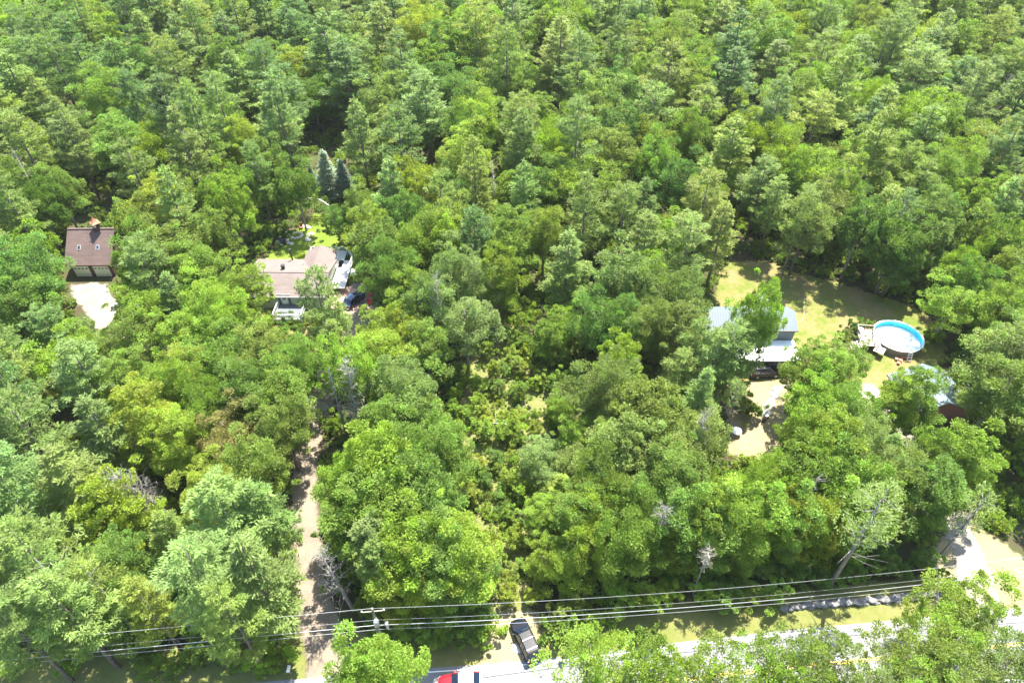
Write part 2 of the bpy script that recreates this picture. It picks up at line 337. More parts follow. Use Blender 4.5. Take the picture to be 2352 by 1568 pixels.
EDGE = [at(x, y) for x, y in ((-900,1645),(-300,1625),(300,1598),(640,1570),(949,1544),(1236,1521),(1684,1467),(2222,1414),(2700,1362),(3600,1262))]
def off(pts, d):
    out = []
    for i, p in enumerate(pts):
        t = (pts[min(i+1,len(pts)-1)]-pts[max(i-1,0)]).normalized(); out.append(p+Vector((t.y, -t.x, 0))*d)
    return out
def ribbon(name, pts, d0, d1, z, material, kind='structure', zs=None):
    a = off(pts, d0); b = off(pts, d1); m = MB(); n = len(pts)
    m.add([(p.x,p.y,z) for p in a]+[(p.x,p.y,z) for p in b], [(i,i+1,n+i+1,n+i) for i in range(n-1)])
    return tag(m.build(name, material), kind=kind)
def smooth(pts, k=6):
    out = []
    for i in range(len(pts)-1):
        p0, p1, p2, p3 = pts[max(i-1,0)], pts[i], pts[i+1], pts[min(i+2,len(pts)-1)]
        for j in range(k):
            t = j/k; out.append(.5*((2*p1)+(-p0+p2)*t+(2*p0-5*p1+4*p2-p3)*t*t+(-p0+3*p1-3*p2+p3)*t**3))
    return out+[pts[-1]]
RL = smooth(EDGE)
ribbon('road', RL, -.35, 7.4, .016, M['asphalt'])
M['wpaint'] = mat('white_road_paint', (.8,.8,.78), .7, .1, 2); M['ypaint'] = mat('yellow_road_paint', (.7,.45,.06), .7, .15, 2)
for d in (.0, 6.9): ribbon('road_edge_line', RL, d, d+.13, .020, M['wpaint'])
for d in (3.35, 3.6): ribbon('road_centre_line', RL, d, d+.13, .020, M['ypaint'])
vg = off(RL, -2.4); vs_ = off(RL, 9.3)
sheet('grass_verge', lambda P: np.maximum(pline_d(P, vg, [5.2]*len(vg)), pline_d(P, vs_, [5.0]*len(vs_))), (-75, 95, 5, 52), .004, M['verge'], .6)

drive = [at(x,y) for x,y in ((775,1560),(755,1500),(735,1430),(716,1350),(706,1250),(701,1170),(700,1080),(716,1000),(740,930),(748,870),(775,800),(815,745),(835,705),(822,670))]
DW = [6.5,4.6,4.0,3.6,3.2,3.2,3.3,3.3,3.4,3.6,4,5,6,5]
DWf = smooth(drive, 3); DWw = list(np.interp(np.arange(len(DWf))/3, range(len(DW)), DW))
gd = [at(x,y) for x,y in ((735,935),(640,900),(500,850),(380,800),(280,760),(225,710),(205,665))]
sheet('gravel_driveway', lambda P: pline_d(P, DWf, DWw), (-50,-5,24,105), .008, M['gravel'], .4)
gpad = [at(x,y) for x,y in ((163,655),(243,652),(262,685),(280,705),(262,740),(258,775),(225,760),(190,705),(170,690))]
sheet('garage_forecourt', lambda P: np.maximum(sdist(P, gpad), pline_d(P, gd, [2.6,2.6,2.6,2.8,3,3.5,4])), (-95,-25,55,105), .012, M['sand'], .4)
rdrive = [at(x,y) for x,y in ((2250,1420),(2240,1370),(2238,1310),(2222,1260),(2190,1200),(2160,1120),(2120,1030),(2075,970),(2025,925),(1990,905))]
sheet('sandy_driveway', lambda P: pline_d(P, rdrive, [9,5.2,3.8,3.6,3.6,3.4,3.6,4,5,5]), (30,75,25,80), .008, M['sand'], .4)

bl = [at(x,y) for x,y in ((595,612),(612,590),(655,560),(668,535),(705,515),(722,490),(752,490),(768,520),(775,548),(835,575),(840,640),(700,680),(560,660))]
fl = [at(x,y) for x,y in ((585,700),(600,760),(680,770),(760,760),(780,700),(690,690))]
sheet('back_lawn', lambda P: sdist(P, bl), (-55,-18,80,135), .004, M['lawn'], .5)
sheet('front_lawn', lambda P: sdist(P, fl), (-55,-18,72,95), .004, M['drylawn'], .5)
rl = [at(x,y) for x,y in ((1655,600),(1760,598),(1830,625),(1930,650),(2060,690),(2140,725),(2175,800),(2150,850),(2100,900),(1990,900),(1850,915),(1700,900),(1640,820),(1640,700))]
sheet('right_lawn', lambda P: sdist(P, rl), (22,85,60,112), .004, M['drylawn'], .5)
fy = [at(x,y) for x,y in ((1668,930),(1700,880),(1790,870),(1960,880),(1960,960),(1815,975),(1810,1040),(1740,1060),(1668,1040))]
sheet('front_yard', lambda P: sdist(P, fy), (15,60,48,78), .008, M['tan'], .5)
ty = [at(x,y) for x,y in ((2080,960),(2160,950),(2175,1010),(2100,1020))]
sheet('side_yard', lambda P: sdist(P, ty), (45,75,50,72), .008, M['tan'], .5)
sc_ = [at(x,y) for x,y in ((1030,850),(1120,690),(1180,700),(1190,830),(1330,900),(1260,1000),(1240,1180),(1220,1420),(1100,1430),(1090,1180),(1050,1020))]
sheet('scrub_clearing', lambda P: sdist(P, sc_), (-25,20,28,100), .004, M['brush'], .5)
sy = [at(x,y) for x,y in ((1120,1400),(1240,1400),(1250,1530),(1100,1545))]
sheet('roadside_clearing', lambda P: sdist(P, sy), (-15,12,24,42), .008, M['tan'], .4)
rr_ = [at(x,y) for x,y in ((2225,1200),(2300,1240),(2400,1330),(2352,1400),(2150,1405),(2140,1250))]
sheet('sandy_roadside', lambda P: sdist(P, rr_), (30,75,25,60), .006, M['tan'], .5)

# ------------------------------------------------------------------ building materials
def shingle(name, c1, c2, stain=None):
    m = bpy.data.materials.new(name); m.use_nodes = True; n = m.node_tree; L = n.links; b = n.nodes['Principled BSDF']; b.inputs['Roughness'].default_value = .9
    b.inputs['Specular IOR Level'].default_value = .2
    tc = n.nodes.new('ShaderNodeTexCoord'); br = n.nodes.new('ShaderNodeTexBrick'); br.inputs['Scale'].default_value = 1; br.inputs['Brick Width'].default_value = .9
    br.inputs['Row Height'].default_value = .26; br.inputs['Mortar Size'].default_value = .018; br.inputs['Color1'].default_value = (*c1,1); br.inputs['Color2'].default_value = (*c2,1)
    br.inputs['Mortar'].default_value = (*[c*.6 for c in c1],1); L.new(tc.outputs['Object'], br.inputs['Vector'])
    no = n.nodes.new('ShaderNodeTexNoise'); no.inputs['Scale'].default_value = .35; no.inputs['Detail'].default_value = 6; L.new(tc.outputs['Object'], no.inputs['Vector'])
    mr = n.nodes.new('ShaderNodeMapRange'); mr.inputs[1].default_value = .3; mr.inputs[2].default_value = .7; mr.inputs[3].default_value = .86; mr.inputs[4].default_value = 1.12; L.new(no.outputs['Fac'], mr.inputs[0])
    v = n.nodes.new('ShaderNodeVectorMath'); v.operation = 'SCALE'; L.new(br.outputs['Color'], v.inputs[0]); L.new(mr.outputs[0], v.inputs['Scale'])
    L.new(v.outputs[0], b.inputs['Base Color']); return m
def striped(name, col, step, axis=0, dark=.75, rough=.5, metal=0.0, width=.12):
    """panels or boards with a thin darker seam every step metres"""
    m = bpy.data.materials.new(name); m.use_nodes = True; n = m.node_tree; L = n.links; b = n.nodes['Principled BSDF']
    b.inputs['Roughness'].default_value = rough; b.inputs['Metallic'].default_value = metal
    tc = n.nodes.new('ShaderNodeTexCoord'); sx = n.nodes.new('ShaderNodeSeparateXYZ'); L.new(tc.outputs['Object'], sx.inputs[0])
    d = n.nodes.new('ShaderNodeMath'); d.operation = 'DIVIDE'; d.inputs[1].default_value = step; L.new(sx.outputs[axis], d.inputs[0])
    f = n.nodes.new('ShaderNodeMath'); f.operation = 'FRACT'; L.new(d.outputs[0], f.inputs[0])
    lt = n.nodes.new('ShaderNodeMath'); lt.operation = 'LESS_THAN'; lt.inputs[1].default_value = width; L.new(f.outputs[0], lt.inputs[0])
    mx = n.nodes.new('ShaderNodeMix'); mx.data_type = 'RGBA'; mx.inputs[6].default_value = (*col,1); mx.inputs[7].default_value = (*[c*dark for c in col],1)
    L.new(lt.outputs[0], mx.inputs[0])
    no = n.nodes.new('ShaderNodeTexNoise'); no.inputs['Scale'].default_value = .8; no.inputs['Detail'].default_value = 5; L.new(tc.outputs['Object'], no.inputs['Vector'])
    mr = n.nodes.new('ShaderNodeMapRange'); mr.inputs[3].default_value = .85; mr.inputs[4].default_value = 1.12; L.new(no.outputs['Fac'], mr.inputs[0])
    v = n.nodes.new('ShaderNodeVectorMath'); v.operation = 'SCALE'; L.new(mx.outputs[2], v.inputs[0]); L.new(mr.outputs[0], v.inputs['Scale']); L.new(v.outputs[0], b.inputs['Base Color']); return m
M['broof'] = shingle('brown_shingles', (.135,.095,.086), (.17,.12,.108)); M['troof'] = shingle('tan_shingles', (.175,.14,.125), (.20,.16,.145))
M['mroof'] = striped('grey_metal_roof', (.12,.15,.165), .4, 0, .65, .6, .0); M['mroof2'] = striped('blue_grey_metal_roof', (.12,.165,.175), .4, 0, .85, .6, .0)
M['bwall'] = striped('brown_board_siding', (.10,.05,.035), .3, 0, .6, .85); M['cwall'] = striped('cream_clapboard', (.5,.54,.42), .14, 2, .8, .7)
M['gwall'] = striped('slate_vertical_siding', (.085,.115,.13), .3, 0, .7, .6); M['redwall'] = striped('red_brown_board_siding', (.2,.08,.05), .3, 1, .7, .8)
M['cream'] = striped('cream_door_panel', (.62,.60,.44), .53, 2, .85, .6, 0, .04); M['white'] = mat('white_paint', (.78,.78,.76), .5, .04, 1.5); M['trim'] = mat('brown_trim', (.12,.06,.045), .7, .1, 2)
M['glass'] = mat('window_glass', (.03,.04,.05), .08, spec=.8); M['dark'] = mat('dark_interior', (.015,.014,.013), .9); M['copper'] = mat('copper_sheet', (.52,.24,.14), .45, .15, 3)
M['iron'] = mat('dark_iron', (.04,.04,.045), .5, .2, 3); M['deckd'] = striped('grey_deck_boards', (.13,.14,.15), .14, 0, .6, .8); M['deckw'] = striped('white_deck_boards', (.72,.72,.70), .14, 0, .85, .7)
M['galv'] = mat('galvanised_metal', (.5,.52,.54), .35, .1, 4, metal=.3); M['conc'] = mat('tan_concrete', (.5,.45,.36), .9, .12, .8, bump=.2)
M['polew'] = mat('weathered_pole_wood', (.24,.2,.17), .9, .25, 4); M['alu'] = mat('bare_cable', (.62,.62,.6), .35, .05, 2, metal=.5); M['blackcable'] = mat('black_cable', (.05,.05,.05), .6)
M['stone'] = mat('field_stone', (.2,.19,.185), .9, .35, 1.3, bump=.4); M['palestone'] = mat('pale_stone', (.62,.56,.5), .9, .2, 1.5)
M['wwood'] = mat('whitened_wood', (.42,.36,.30), .8, .12, 3); M['orange'] = mat('orange_stained_wood', (.55,.24,.08), .75, .15, 3)

def gable(root, x0, x1, y0, y1, ze, zr, over=.35, gov=.3, t=.16, rmat=None, wmat=None, z0=0.0, ridge_y=None, fmat=None):
    """walls, roof and fascia of a gabled block; ridge along x"""
    ym = (y0+y1)/2 if ridge_y is None else ridge_y
    m = MB(); m.prism([(x0,y0,z0),(x0,y1,z0),(x0,y1,ze),(x0,ym,zr-.1),(x0,y0,ze)], (x1-x0,0,0)); wl = m.build('wall', wmat, root)
    sl0 = (zr-ze)/(ym-y0); sl1 = (zr-ze)/(y1-ym)
    m = MB(); a = (y0-over, ze-over*sl0); b = (ym, zr); c = (y1+over, ze-over*sl1)
    m.prism([(x0-gov,a[0],a[1]+t),(x0-gov,b[0],b[1]+t),(x0-gov,c[0],c[1]+t),(x0-gov,c[0],c[1]),(x0-gov,b[0],b[1]),(x0-gov,a[0],a[1])], (x1-x0+2*gov,0,0))
    rf = m.build('roof', rmat, root)
    if fmat:
        m = MB(); m.box(((x0+x1)/2, a[0]-.018, a[1]+t/2-.01), (x1-x0+2*gov, .03, t+.05)); m.build('fascia', fmat, rf)
        m = MB(); m.box(((x0+x1)/2, b[0], zr+t+.02), (x1-x0+2*gov, .3, .05)); m.build('ridge_cap', rmat, rf) if z0 == 0 and rmat not in (M['mroof'], M['mroof2']) else None
    return wl, rf
def window(parent, c, w_, h_, face='y', s=-1, fr=None):
    m = MB(); sz = (w_+.16, .07, h_+.16) if face == 'y' else (.07, w_+.16, h_+.16); n = (0, s, 0) if face == 'y' else (s, 0, 0)
    m.box(Vector(c)+Vector(n)*.03, sz); f = m.build('window', fr or M['white'], parent)
    m = MB(); sz = (w_, .03, h_) if face == 'y' else (.03, w_, h_); m.box(Vector(c)+Vector(n)*.07, sz); m.build('pane', M['glass'], f)
    m = MB()
    if face == 'y': m.box(Vector(c)+Vector(n)*.09, (w_, .02, .05))
    else: m.box(Vector(c)+Vector(n)*.09, (.02, w_, .05))
    m.build('muntin', fr or M['white'], f); return f
def railing(parent, pts, z, h=1.0, mat_=None, post=.1, baluster=.22, name='railing'):
    m = MB()
    for i in range(len(pts)-1):
        a, b = Vector((*pts[i], z)), Vector((*pts[i+1], z)); L = (b-a).length; ang = math.atan2(b.y-a.y, b.x-a.x); c = (a+b)/2
        m.box(c+Vector((0,0,h)), (L+.1, .11, .06), ang); m.box(c+Vector((0,0,.12)), (L, .05, .05), ang)
        k = max(2, int(L/1.6)+1)
        for j in range(k+1): m.box(a.lerp(b, j/k)+Vector((0,0,h/2)), (post, post, h), ang)
        if baluster:
            for j in range(int(L/baluster)): m.box(a.lerp(b, (j+.5)/int(L/baluster))+Vector((0,0,h/2)), (.04,.04,h-.15), ang)
    return m.build(name, mat_ or M['white'], parent)

# ---- brown garage
G = empty('garage', (-74.2, 98.4, 0), .015, 'two-door brown garage with brown shingle roof and copper-capped cupola, far left', 'garage')
gable(G, -3.65, 3.65, 0, 9.4, 2.95, 6.75, .45, .45, .18, M['broof'], M['bwall'], fmat=M['trim'])
for i, x in enumerate((-1.78, 1.72)):
    m = MB(); m.box((x, -.02, 1.12), (2.75, .06, 2.24)); d = m.build('garage_door', M['cream'], G)
    for k in range(4):
        m = MB(); m.box((x-1.0+k*.66, -.06, 1.72), (.42, .03, .22)); m.build('door_window', M['glass'], d)
    m = MB()
    for s in (-1, 1): m.box((x+s*1.44, -.04, 1.14), (.1, .07, 2.28))
    m.box((x, -.04, 2.32), (3.0, .07, .1)); m.build('door_frame', M['trim'], G)
for x in (-1.75, 1.5):
    sl = math.atan2(3.8, 4.7); y = 2.0; z = 2.95+y*3.8/4.7+.2
    m = MB(); m.box((x, y, z), (.6, .85, .12), 0, sl); s = m.build('skylight', M['galv'], G)
    m = MB(); m.box((x, y-.03, z+.06), (.42, .62, .05), 0, sl); m.build('pane', M['glass'], s)
m = MB(); m.box((1.2, 4.7, 7.2), (.95, .95, 1.9)); cu = m.build('cupola', M['bwall'], G)
m = MB(); m.box((1.2, 4.21, 7.65), (.45, .05, .55)); m.build('louvre', M['white'], cu)
m = MB(); m.lathe([(1.05,8.1),(.95,8.18),(.55,8.5),(.25,8.95),(.03,9.45)], (1.2,4.7,0), 4); r = m.build('cupola_roof', M['copper'], cu)
m = MB(); m.tube([(1.2,4.7,9.4),(1.2,4.7,10.1)], .03, 5); m.box((1.2,4.7,9.85), (.7,.03,.12)); m.build('weathervane', M['iron'], cu)

# ---- tan roofed house
H = empty('house', (-37.6, 89.6, 0), -.012, 'single-storey cream house with pinkish tan shingle roof and decks, left of centre', 'house')
gable(H, -7.0, 6.2, 0, 9.6, 2.75, 4.15, .45, .4, .16, M['troof'], M['cwall'], ridge_y=4.3, fmat=M['white'])
# rear wing with its own lower gable
m = MB(); m.prism([(1.2,9.6,0),(5.6,9.6,0),(5.6,9.6,2.7),(3.4,9.6,3.6),(1.2,9.6,2.7)], (0,2.4,0)); m.build('rear_wing', M['cwall'], H)
m = MB(); m.prism([(.8,4.6,2.74),(3.4,4.6,4.0),(6.2,4.6,2.74),(6.2,4.6,2.88),(3.4,4.6,4.16),(.8,4.6,2.88)], (0,7.9,0)); m.build('roof', M['troof'], H)
m = MB(); m.box((-1.5, 5.6, 4.3), (.5,.5,.9)); m.box((-1.5,5.6,4.78), (.62,.62,.08)); m.build('chimney', M['iron'], H)
m = MB(); m.tube([(-1.2, 9.75, .5),(-1.2, 9.75, 5.0)], .14, 8); m.tube([(-1.2,9.75,5.0),(-1.2,9.75,5.15)], .22, 8); m.build('stove_pipe', M['iron'], H)
m = MB(); m.tube([(1.4, 7.6, 3.0),(1.4, 7.6, 3.75)], .07, 8); m.build('vent_pipe', M['galv'], H)
for x in (-5.6, -3.3, 3.6): window(H, (x, 0, 1.75), .95, 1.15)
m = MB(); m.box((-.35, -.05, 1.95), (1.0, .08, 2.05)); d = m.build('front_door', M['white'], H)
m = MB(); m.box((-.35, -.1, 2.3), (.55, .03, .9)); m.build('pane', M['glass'], d)
for s in (-1, 1): m = MB(); m.box((-.35+s*.85, -.06, 1.95), (.32, .08, 2.0)); sh = m.build('shutter', M['gwall'], H)
m = MB(); m.box((-.35, -.08, 3.05-.05), (2.2, .12, .1)); m.build('door_lintel', M['white'], H)
m = MB(); m.box((.9, -2.0, .84), (4.6, 3.9, .12)); m.box((-1.3,-3.8,.4),(.14,.14,.8)); m.box((3.1,-3.8,.4),(.14,.14,.8)); fp = m.build('front_porch', M['deckd'], H)
railing(fp, [(-1.4,-.15),(-1.4,-3.95),(3.2,-3.95),(3.2,-.15)], .9, .95)
m = MB(); m.box((.9,-4.02,.7),(4.7,.05,.4)); m.build('skirt', M['white'], fp)
m = MB(); m.box((4.0, 11.4+1.0, 1.1), (6.4, 5.0, .14)); m.box((7.6, 8.0, 1.1), (2.4, 8.0, .14))
for x, y in ((.9,14.8),(4,14.8),(7.1,14.8),(8.7,12),(8.7,8)): m.box((x,y,.5),(.15,.15,1.0))
dk = m.build('rear_deck', M['deckw'], H)
railing(dk, [(1.0,14.8),(7.2,14.8),(8.75,12.4),(8.75,9.8)], 1.17, .95); railing(dk, [(.85,12.2),(.85,14.8)], 1.17, .95)
m = MB()
for k in range(5): m.box((9.1+k*.3, 9.0, 1.0-k*.2), (.3, 1.5, .06))
m.build_each('step', M['deckw'], dk)
m = MB(); m.tube([(2.0,14.85,2.1),(2.0,14.85,2.7)], .03, 5); m.build('lamp_post', M['white'], dk)

# ---- grey metal roofed house on the right
K = empty('house', (36.6, 78.2, 0), .0, 'grey house with light metal roof and white porch roof beside the right lawn', 'house')
gable(K, -7.4, 6.4, 0, 5.2, 5.25, 6.5, .3, .3, .12, M['mroof'], M['gwall'], fmat=M['trim'])
m = MB(); m.prism([(-2.9,-.02,2.95),(-2.9,-4.1,2.55),(-2.9,-4.1,2.68),(-2.9,-.02,3.1)], (9.6,0,0)); pr = m.build('porch_roof', M['white'], K)
m = MB()
for x in (-2.7,.4,3.5,6.5): m.box((x,-3.9,1.28),(.13,.13,2.56))
m.build_each('porch_post', M['wwood'], K)
m = MB(); m.box((1.9,-2.0,.2),(9.4,4.0,.14)); m.build('porch_floor', M['deckd'], K)
for x in (-5.5,-2.0,1.5,4.6): window(K, (x,0,1.5), 1.0, 1.1)
m = MB(); m.box((-4.3, 6.4, 1.5), (3.0, 2.2, 3.0)); ex = m.build('rear_lean_to', M['gwall'], K)
m = MB(); m.box((-4.3, 6.5, 3.12), (3.3, 2.7, .12), 0, -.12); m.build('roof', M['mroof'], ex)
m = MB(); m.lathe([(.3,0),(.35,.3),(.25,.5),(0,.55)], (-.6,3.9,6.1), 10); m.build('roof_vent', M['white'], K, smooth=True)
S = empty('shed', (*fu(2276,918)[:2],0), .15, 'small lean-to shed with pale blue roof behind the grey house', 'shed')
m = MB(); m.box((0,0,.9), (1.7,1.4,1.8)); m.build('wall', M['gwall'], S)
m = MB(); m.box((0,0,1.88), (1.9,1.6,.1), 0, .15); m.build('roof', M['mroof2'], S)
# orange steps and fire wood coloured frame
o = empty('steps', (*fu(2402,1108)[:2],0), .5, 'orange stained wooden steps at the corner of the white porch roof', 'steps')
for k in range(4): m = MB(); m.box((0,-.35*k,.9-.22*k),(1.5,.32,.06)); m.build('tread', M['orange'], o)
m = MB()
for s in (-1,1): m.tube([(s*.78,.2,1.0),(s*.78,-1.3,.1)], .06, 4); m.tube([(s*.78,.2,1.9),(s*.78,-1.3,1.0)], .04, 4); m.tube([(s*.78,-1.2,0),(s*.78,-1.2,1.05)], .05, 4); m.tube([(s*.78,.1,0),(s*.78,.1,1.9)], .05, 4)
m.build('stringer', M['orange'], o)

# ---- pool and its deck
pc = at(2063.5, 771, 1.3); PX, PY = pc.x, pc.y; PR = 3.72
P = empty('swimming_pool', (PX, PY, 0), 0, 'round above-ground pool with white rim, cyan liner and grey outer wall', 'pool')
M['cyan'] = mat('cyan_liner', (.03,.62,.74), .4, .05, .6); M['pfloor'] = mat('white_pool_floor', (.86,.88,.88), .6, .02, .5); M['pwall'] = striped('grey_pool_wall', (.2,.2,.17), .5, 2, .8, .5)
M['rim'] = mat('white_rim', (.82,.82,.82), .4)
m = MB(); m.lathe([(PR,0),(PR,1.25)], n=48); m.build('outer_wall', M['pwall'], P, smooth=True)
m = MB(); m.lathe([(PR-.05,.25),(PR-.05,1.27)], n=48); m.build('liner', M['cyan'], P, smooth=True)
m = MB(); m.lathe([(0,.33),(PR-.06,.33)], n=48); m.build('pool_floor', M['pfloor'], P)
m = MB(); m.lathe([(PR-.14,1.28),(PR-.14,1.34),(PR+.10,1.34),(PR+.10,1.28),(PR-.14,1.28)], n=48); m.build('rim', M['rim'], P)
L_ = empty('pool_ladder', (PX+.2, PY-PR, 0), 0, 'white A-frame ladder over the near rim of the round pool', 'ladder')
for s in (-.3, .3):
    m = MB(); m.tube([(s,-.9,0),(s,-.15,2.1),(s,.15,2.1),(s,.8,.35)], .05, 6); m.build('rail', M['white'], L_)
m = MB()
for k in range(4): m.box((0,-.8+.17*k,.35+.38*k),(.6,.2,.05)); m.box((0,.7-.14*k,.6+.35*k),(.6,.16,.05))
m.build_each('rung', M['galv'], L_)
D = empty('pool_deck', (PX-PR-1.35, PY-.3, 0), -.12, 'raised whitened wood deck with rails and steps left of the pool', 'deck')
m = MB(); m.box((.2,0,1.15),(3.0,3.9,.12))
for x in (-1.2,1.2):
    for y in (-1.8,1.8): m.box((x,y,.55),(.12,.12,1.1))
m.build('platform', M['wwood'], D)
railing(D, [(1.3,1.9),(-1.25,1.9),(-1.25,-.6)], 1.2, .95, M['wwood'], .12, 0); railing(D, [(.9,-2.6),(.75,-.2),(1.2,1.5)], 1.2, .9, M['wwood'], .1, 0, 'gate')
m = MB()
for k in range(5): m.box((-1.3-.28*k, -1.4, 1.05-.21*k), (.24, 1.7, .07), .0)
m.build_each('step', M['wwood'], D)
m = MB(); m.box((1.3,-2.6,1.08),(1.5,1.6,.1),-.55); m.build('lower_platform', M['wwood'], D)
c = empty('round_table', (PX-PR-2.0, PY+1.1, 1.21), 0, 'small round lilac table standing on the pool deck', 'table')
M['lilac'] = mat('lilac_plastic', (.5,.46,.72), .5)
m = MB(); m.lathe([(0,.6),(.42,.6),(.42,.64),(0,.65)], n=16); m.build('table_top', M['lilac'], c); m = MB()
for a in range(3): m.tube([(0,0,.6),(.3*math.cos(a*2.1),.3*math.sin(a*2.1),0)], .025, 5)
m.build_each('leg', M['white'], c)

# ---- blue grey roofed outbuilding by the pool
A_ = fu(2663,1122,2.9); C_ = fu(2738,1240,2.9); ax = (C_-A_); ax.z = 0; wlen = ax.length; axn = ax.normalized(); ang = math.atan2(axn.y, axn.x)
O = empty('outbuilding', (A_.x, A_.y, 0), ang, 'outbuilding with blue-grey metal roof and red-brown wall, just below the pool', 'outbuilding')
gable(O, .3, wlen-.3, .3, 8.6, 2.85, 4.7, .35, .35, .14, M['mroof2'], M['redwall'], fmat=M['trim'])
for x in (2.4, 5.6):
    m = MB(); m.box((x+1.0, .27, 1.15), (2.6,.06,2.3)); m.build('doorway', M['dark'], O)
m = MB(); m.box((wlen/2-.2, -2.2, .03), (wlen-1.2, 4.0, .1)); pad = m.build('concrete_apron', M['conc']); pad.location = O.location; pad.rotation_euler = O.rotation_euler
tag(pad, kind='structure')

# ------------------------------------------------------------------ vehicles
M['blackpaint'] = mat('black_car_paint', (.006,.007,.011), .15, spec=.35); M['redpaint'] = mat('red_car_paint', (.42,.012,.02), .2, spec=.6); M['bluepaint'] = mat('dark_blue_car_paint', (.03,.06,.11), .18, spec=.6)
M['tyre'] = mat('tyre_rubber', (.02,.02,.02), .9); M['hub'] = mat('wheel_alloy', (.45,.45,.47), .35, metal=.6); M['chrome'] = mat('chrome', (.6,.6,.62), .15, metal=.9); M['cglass'] = mat('car_glass', (.012,.022,.045), .04, spec=.5)
M['rlamp'] = mat('red_lamp_lens', (.45,.02,.02), .3); M['hlamp'] = mat('clear_lamp_lens', (.75,.75,.72), .2)
def loft(m, st):
    """st: list of (x, [(y,z)...]) closed rings"""
    n = len(st[0][1]); vs = []; fs = []
    for x, r in st: vs += [(x, y, z) for y, z in r]
    for i in range(len(st)-1):
        for k in range(n): a = i*n+k; b = i*n+(k+1)%n; fs.append((a, b, b+n, a+n))
    fs.append(tuple(range(n))[::-1]); fs.append(tuple(range(len(vs)-n, len(vs)))); return m.add(vs, fs)
def vehicle(name, loc, rz, label, cat, paint, kind='suv', roofmat=None):
    V = empty(name, loc, rz, label, cat)
    L, W = (4.9, .96) if kind == 'suv' else (4.6, .9)
    zb = 1.02 if kind == 'suv' else .88; zt = 1.78 if kind == 'suv' else 1.45
    def ring(w_, z0, z1, ch=.12): return [(-w_+.05,z0),(-w_,z0+.15),(-w_,z1-ch),(-w_+ch,z1),(w_-ch,z1),(w_,z1-ch),(w_,z0+.15),(w_-.05,z0)]
    h = L/2; m = MB()   # front is +x
    loft(m, [(-h,ring(W*.86,.42,zb-.18)),(-h+.12,ring(W*.95,.34,zb-.04)),(-h+.5,ring(W,.3,zb)),(0,ring(W,.28,zb)),(h-1.35,ring(W,.28,zb-.02)),(h-.5,ring(W*.97,.3,zb-.12)),(h-.12,ring(W*.9,.34,zb-.22)),(h,ring(W*.8,.42,zb-.3))])
    m.build('body', paint, V, bevel=.02)
    x0, x1, x2, x3 = (-h+.12, -h+.5, h-2.0, h-1.25) if kind == 'suv' else (-h+.35, -h+1.1, h-2.1, h-1.3)
    wt = W*.74
    def tr(wa, wb, z0, z1): return [(-wa,z0),(-wb,z1-.05),(-wb+.08,z1),(wb-.08,z1),(wb,z1-.05),(wa,z0)]
    e = .02
    m = MB(); loft(m, [(x0,tr(W*.9,W*.88,zb-e,zb+.03)),(x1,tr(W*.93,wt,zb-e,zt)),(x2,tr(W*.93,wt,zb-e,zt)),(x3,tr(W*.9,W*.88,zb-e,zb+.03))]); m.build('cabin', M['cglass'], V)
    m = MB(); loft(m, [(x1-.08,[(-wt,zt-.03),(-wt,zt+.01),(wt,zt+.01),(wt,zt-.03)]),(x1+.1,[(-wt,zt-.02),(-wt+.06,zt+.035),(wt-.06,zt+.035),(wt,zt-.02)]),(x2-.1,[(-wt,zt-.02),(-wt+.06,zt+.035),(wt-.06,zt+.035),(wt,zt-.02)]),(x2+.06,[(-wt,zt-.05),(-wt,zt+.0),(wt,zt+.0),(wt,zt-.05)])]); rf = m.build('roof', roofmat or paint, V)
    m = MB()
    for s in (-1,1):
        for xa, xb in ((x0,x1),(x3,x2)): m.tube([(xa,s*W*.9,zb),(xb,s*wt,zt)], .045, 5)
        for f in ((.33,.66) if kind == 'suv' else (.5,)): xx = x1+(x2-x1)*f; m.tube([(xx,s*W*.94,zb),(xx,s*wt*1.01,zt)], .035, 5)
    m.build_each('pillar', paint, V)
    if kind == 'suv':
        m = MB()
        for s in (-1,1): m.tube([(x1+.1,s*wt*.86,zt+.1),(x2-.2,s*wt*.86,zt+.1)], .025, 5)
        for x in (x1+.35, (x1+x2)/2+.25): m.box((x,0,zt+.11),(.07,wt*1.72,.04))
        m.build('roof_rack', M['chrome'], rf)
    for sx in (-1.42, 1.45):
        for s in (-1,1):
            m = MB(); m.tube([(sx,s*(W-.2),.36),(sx,s*(W+.01),.36)], .36, 20); wh = m.build('wheel', M['tyre'], V)
            m = MB(); m.tube([(sx,s*(W-.02),.36),(sx,s*(W+.025),.36)], .21, 14); m.build('rim', M['hub'], wh)
    for s in (-1,1):
        m = MB(); m.box((x3-.35,s*(W+.1),zb+.08),(.14,.2,.14)); m.build('mirror', paint, V, bevel=.02)
        m = MB(); m.box((h-.12,s*W*.68,zb-.34),(.14,.34,.14)); m.build('headlight', M['hlamp'], V, bevel=.02)
        m = MB(); m.box((-h+.06,s*W*.8,zb-.2),(.12,.18,.3)); m.build('tail_light', M['rlamp'], V, bevel=.02)
    m = MB(); m.box((-h-.02,0,.5),(.16,W*1.6,.2)); m.box((h-.02,0,.45),(.16,W*1.4,.18)); m.build_each('bumper', M['tyre'] if kind=='suv' else paint, V, bevel=.03)
    m = MB(); m.box((-h+.02,0,.78),(.06,.5,.14)); m.build('number_plate', M['white'], V)
    return V
b1 = fu(1598,1972); b0 = fu(1556,1880); dv = b0-b1
sc = (b0+b1)/2
vehicle('suv', (sc.x, sc.y, 0), math.atan2(dv.y, dv.x), 'black SUV with roof bars parked nose-in on the clearing beside the road', 'car', M['blackpaint'])
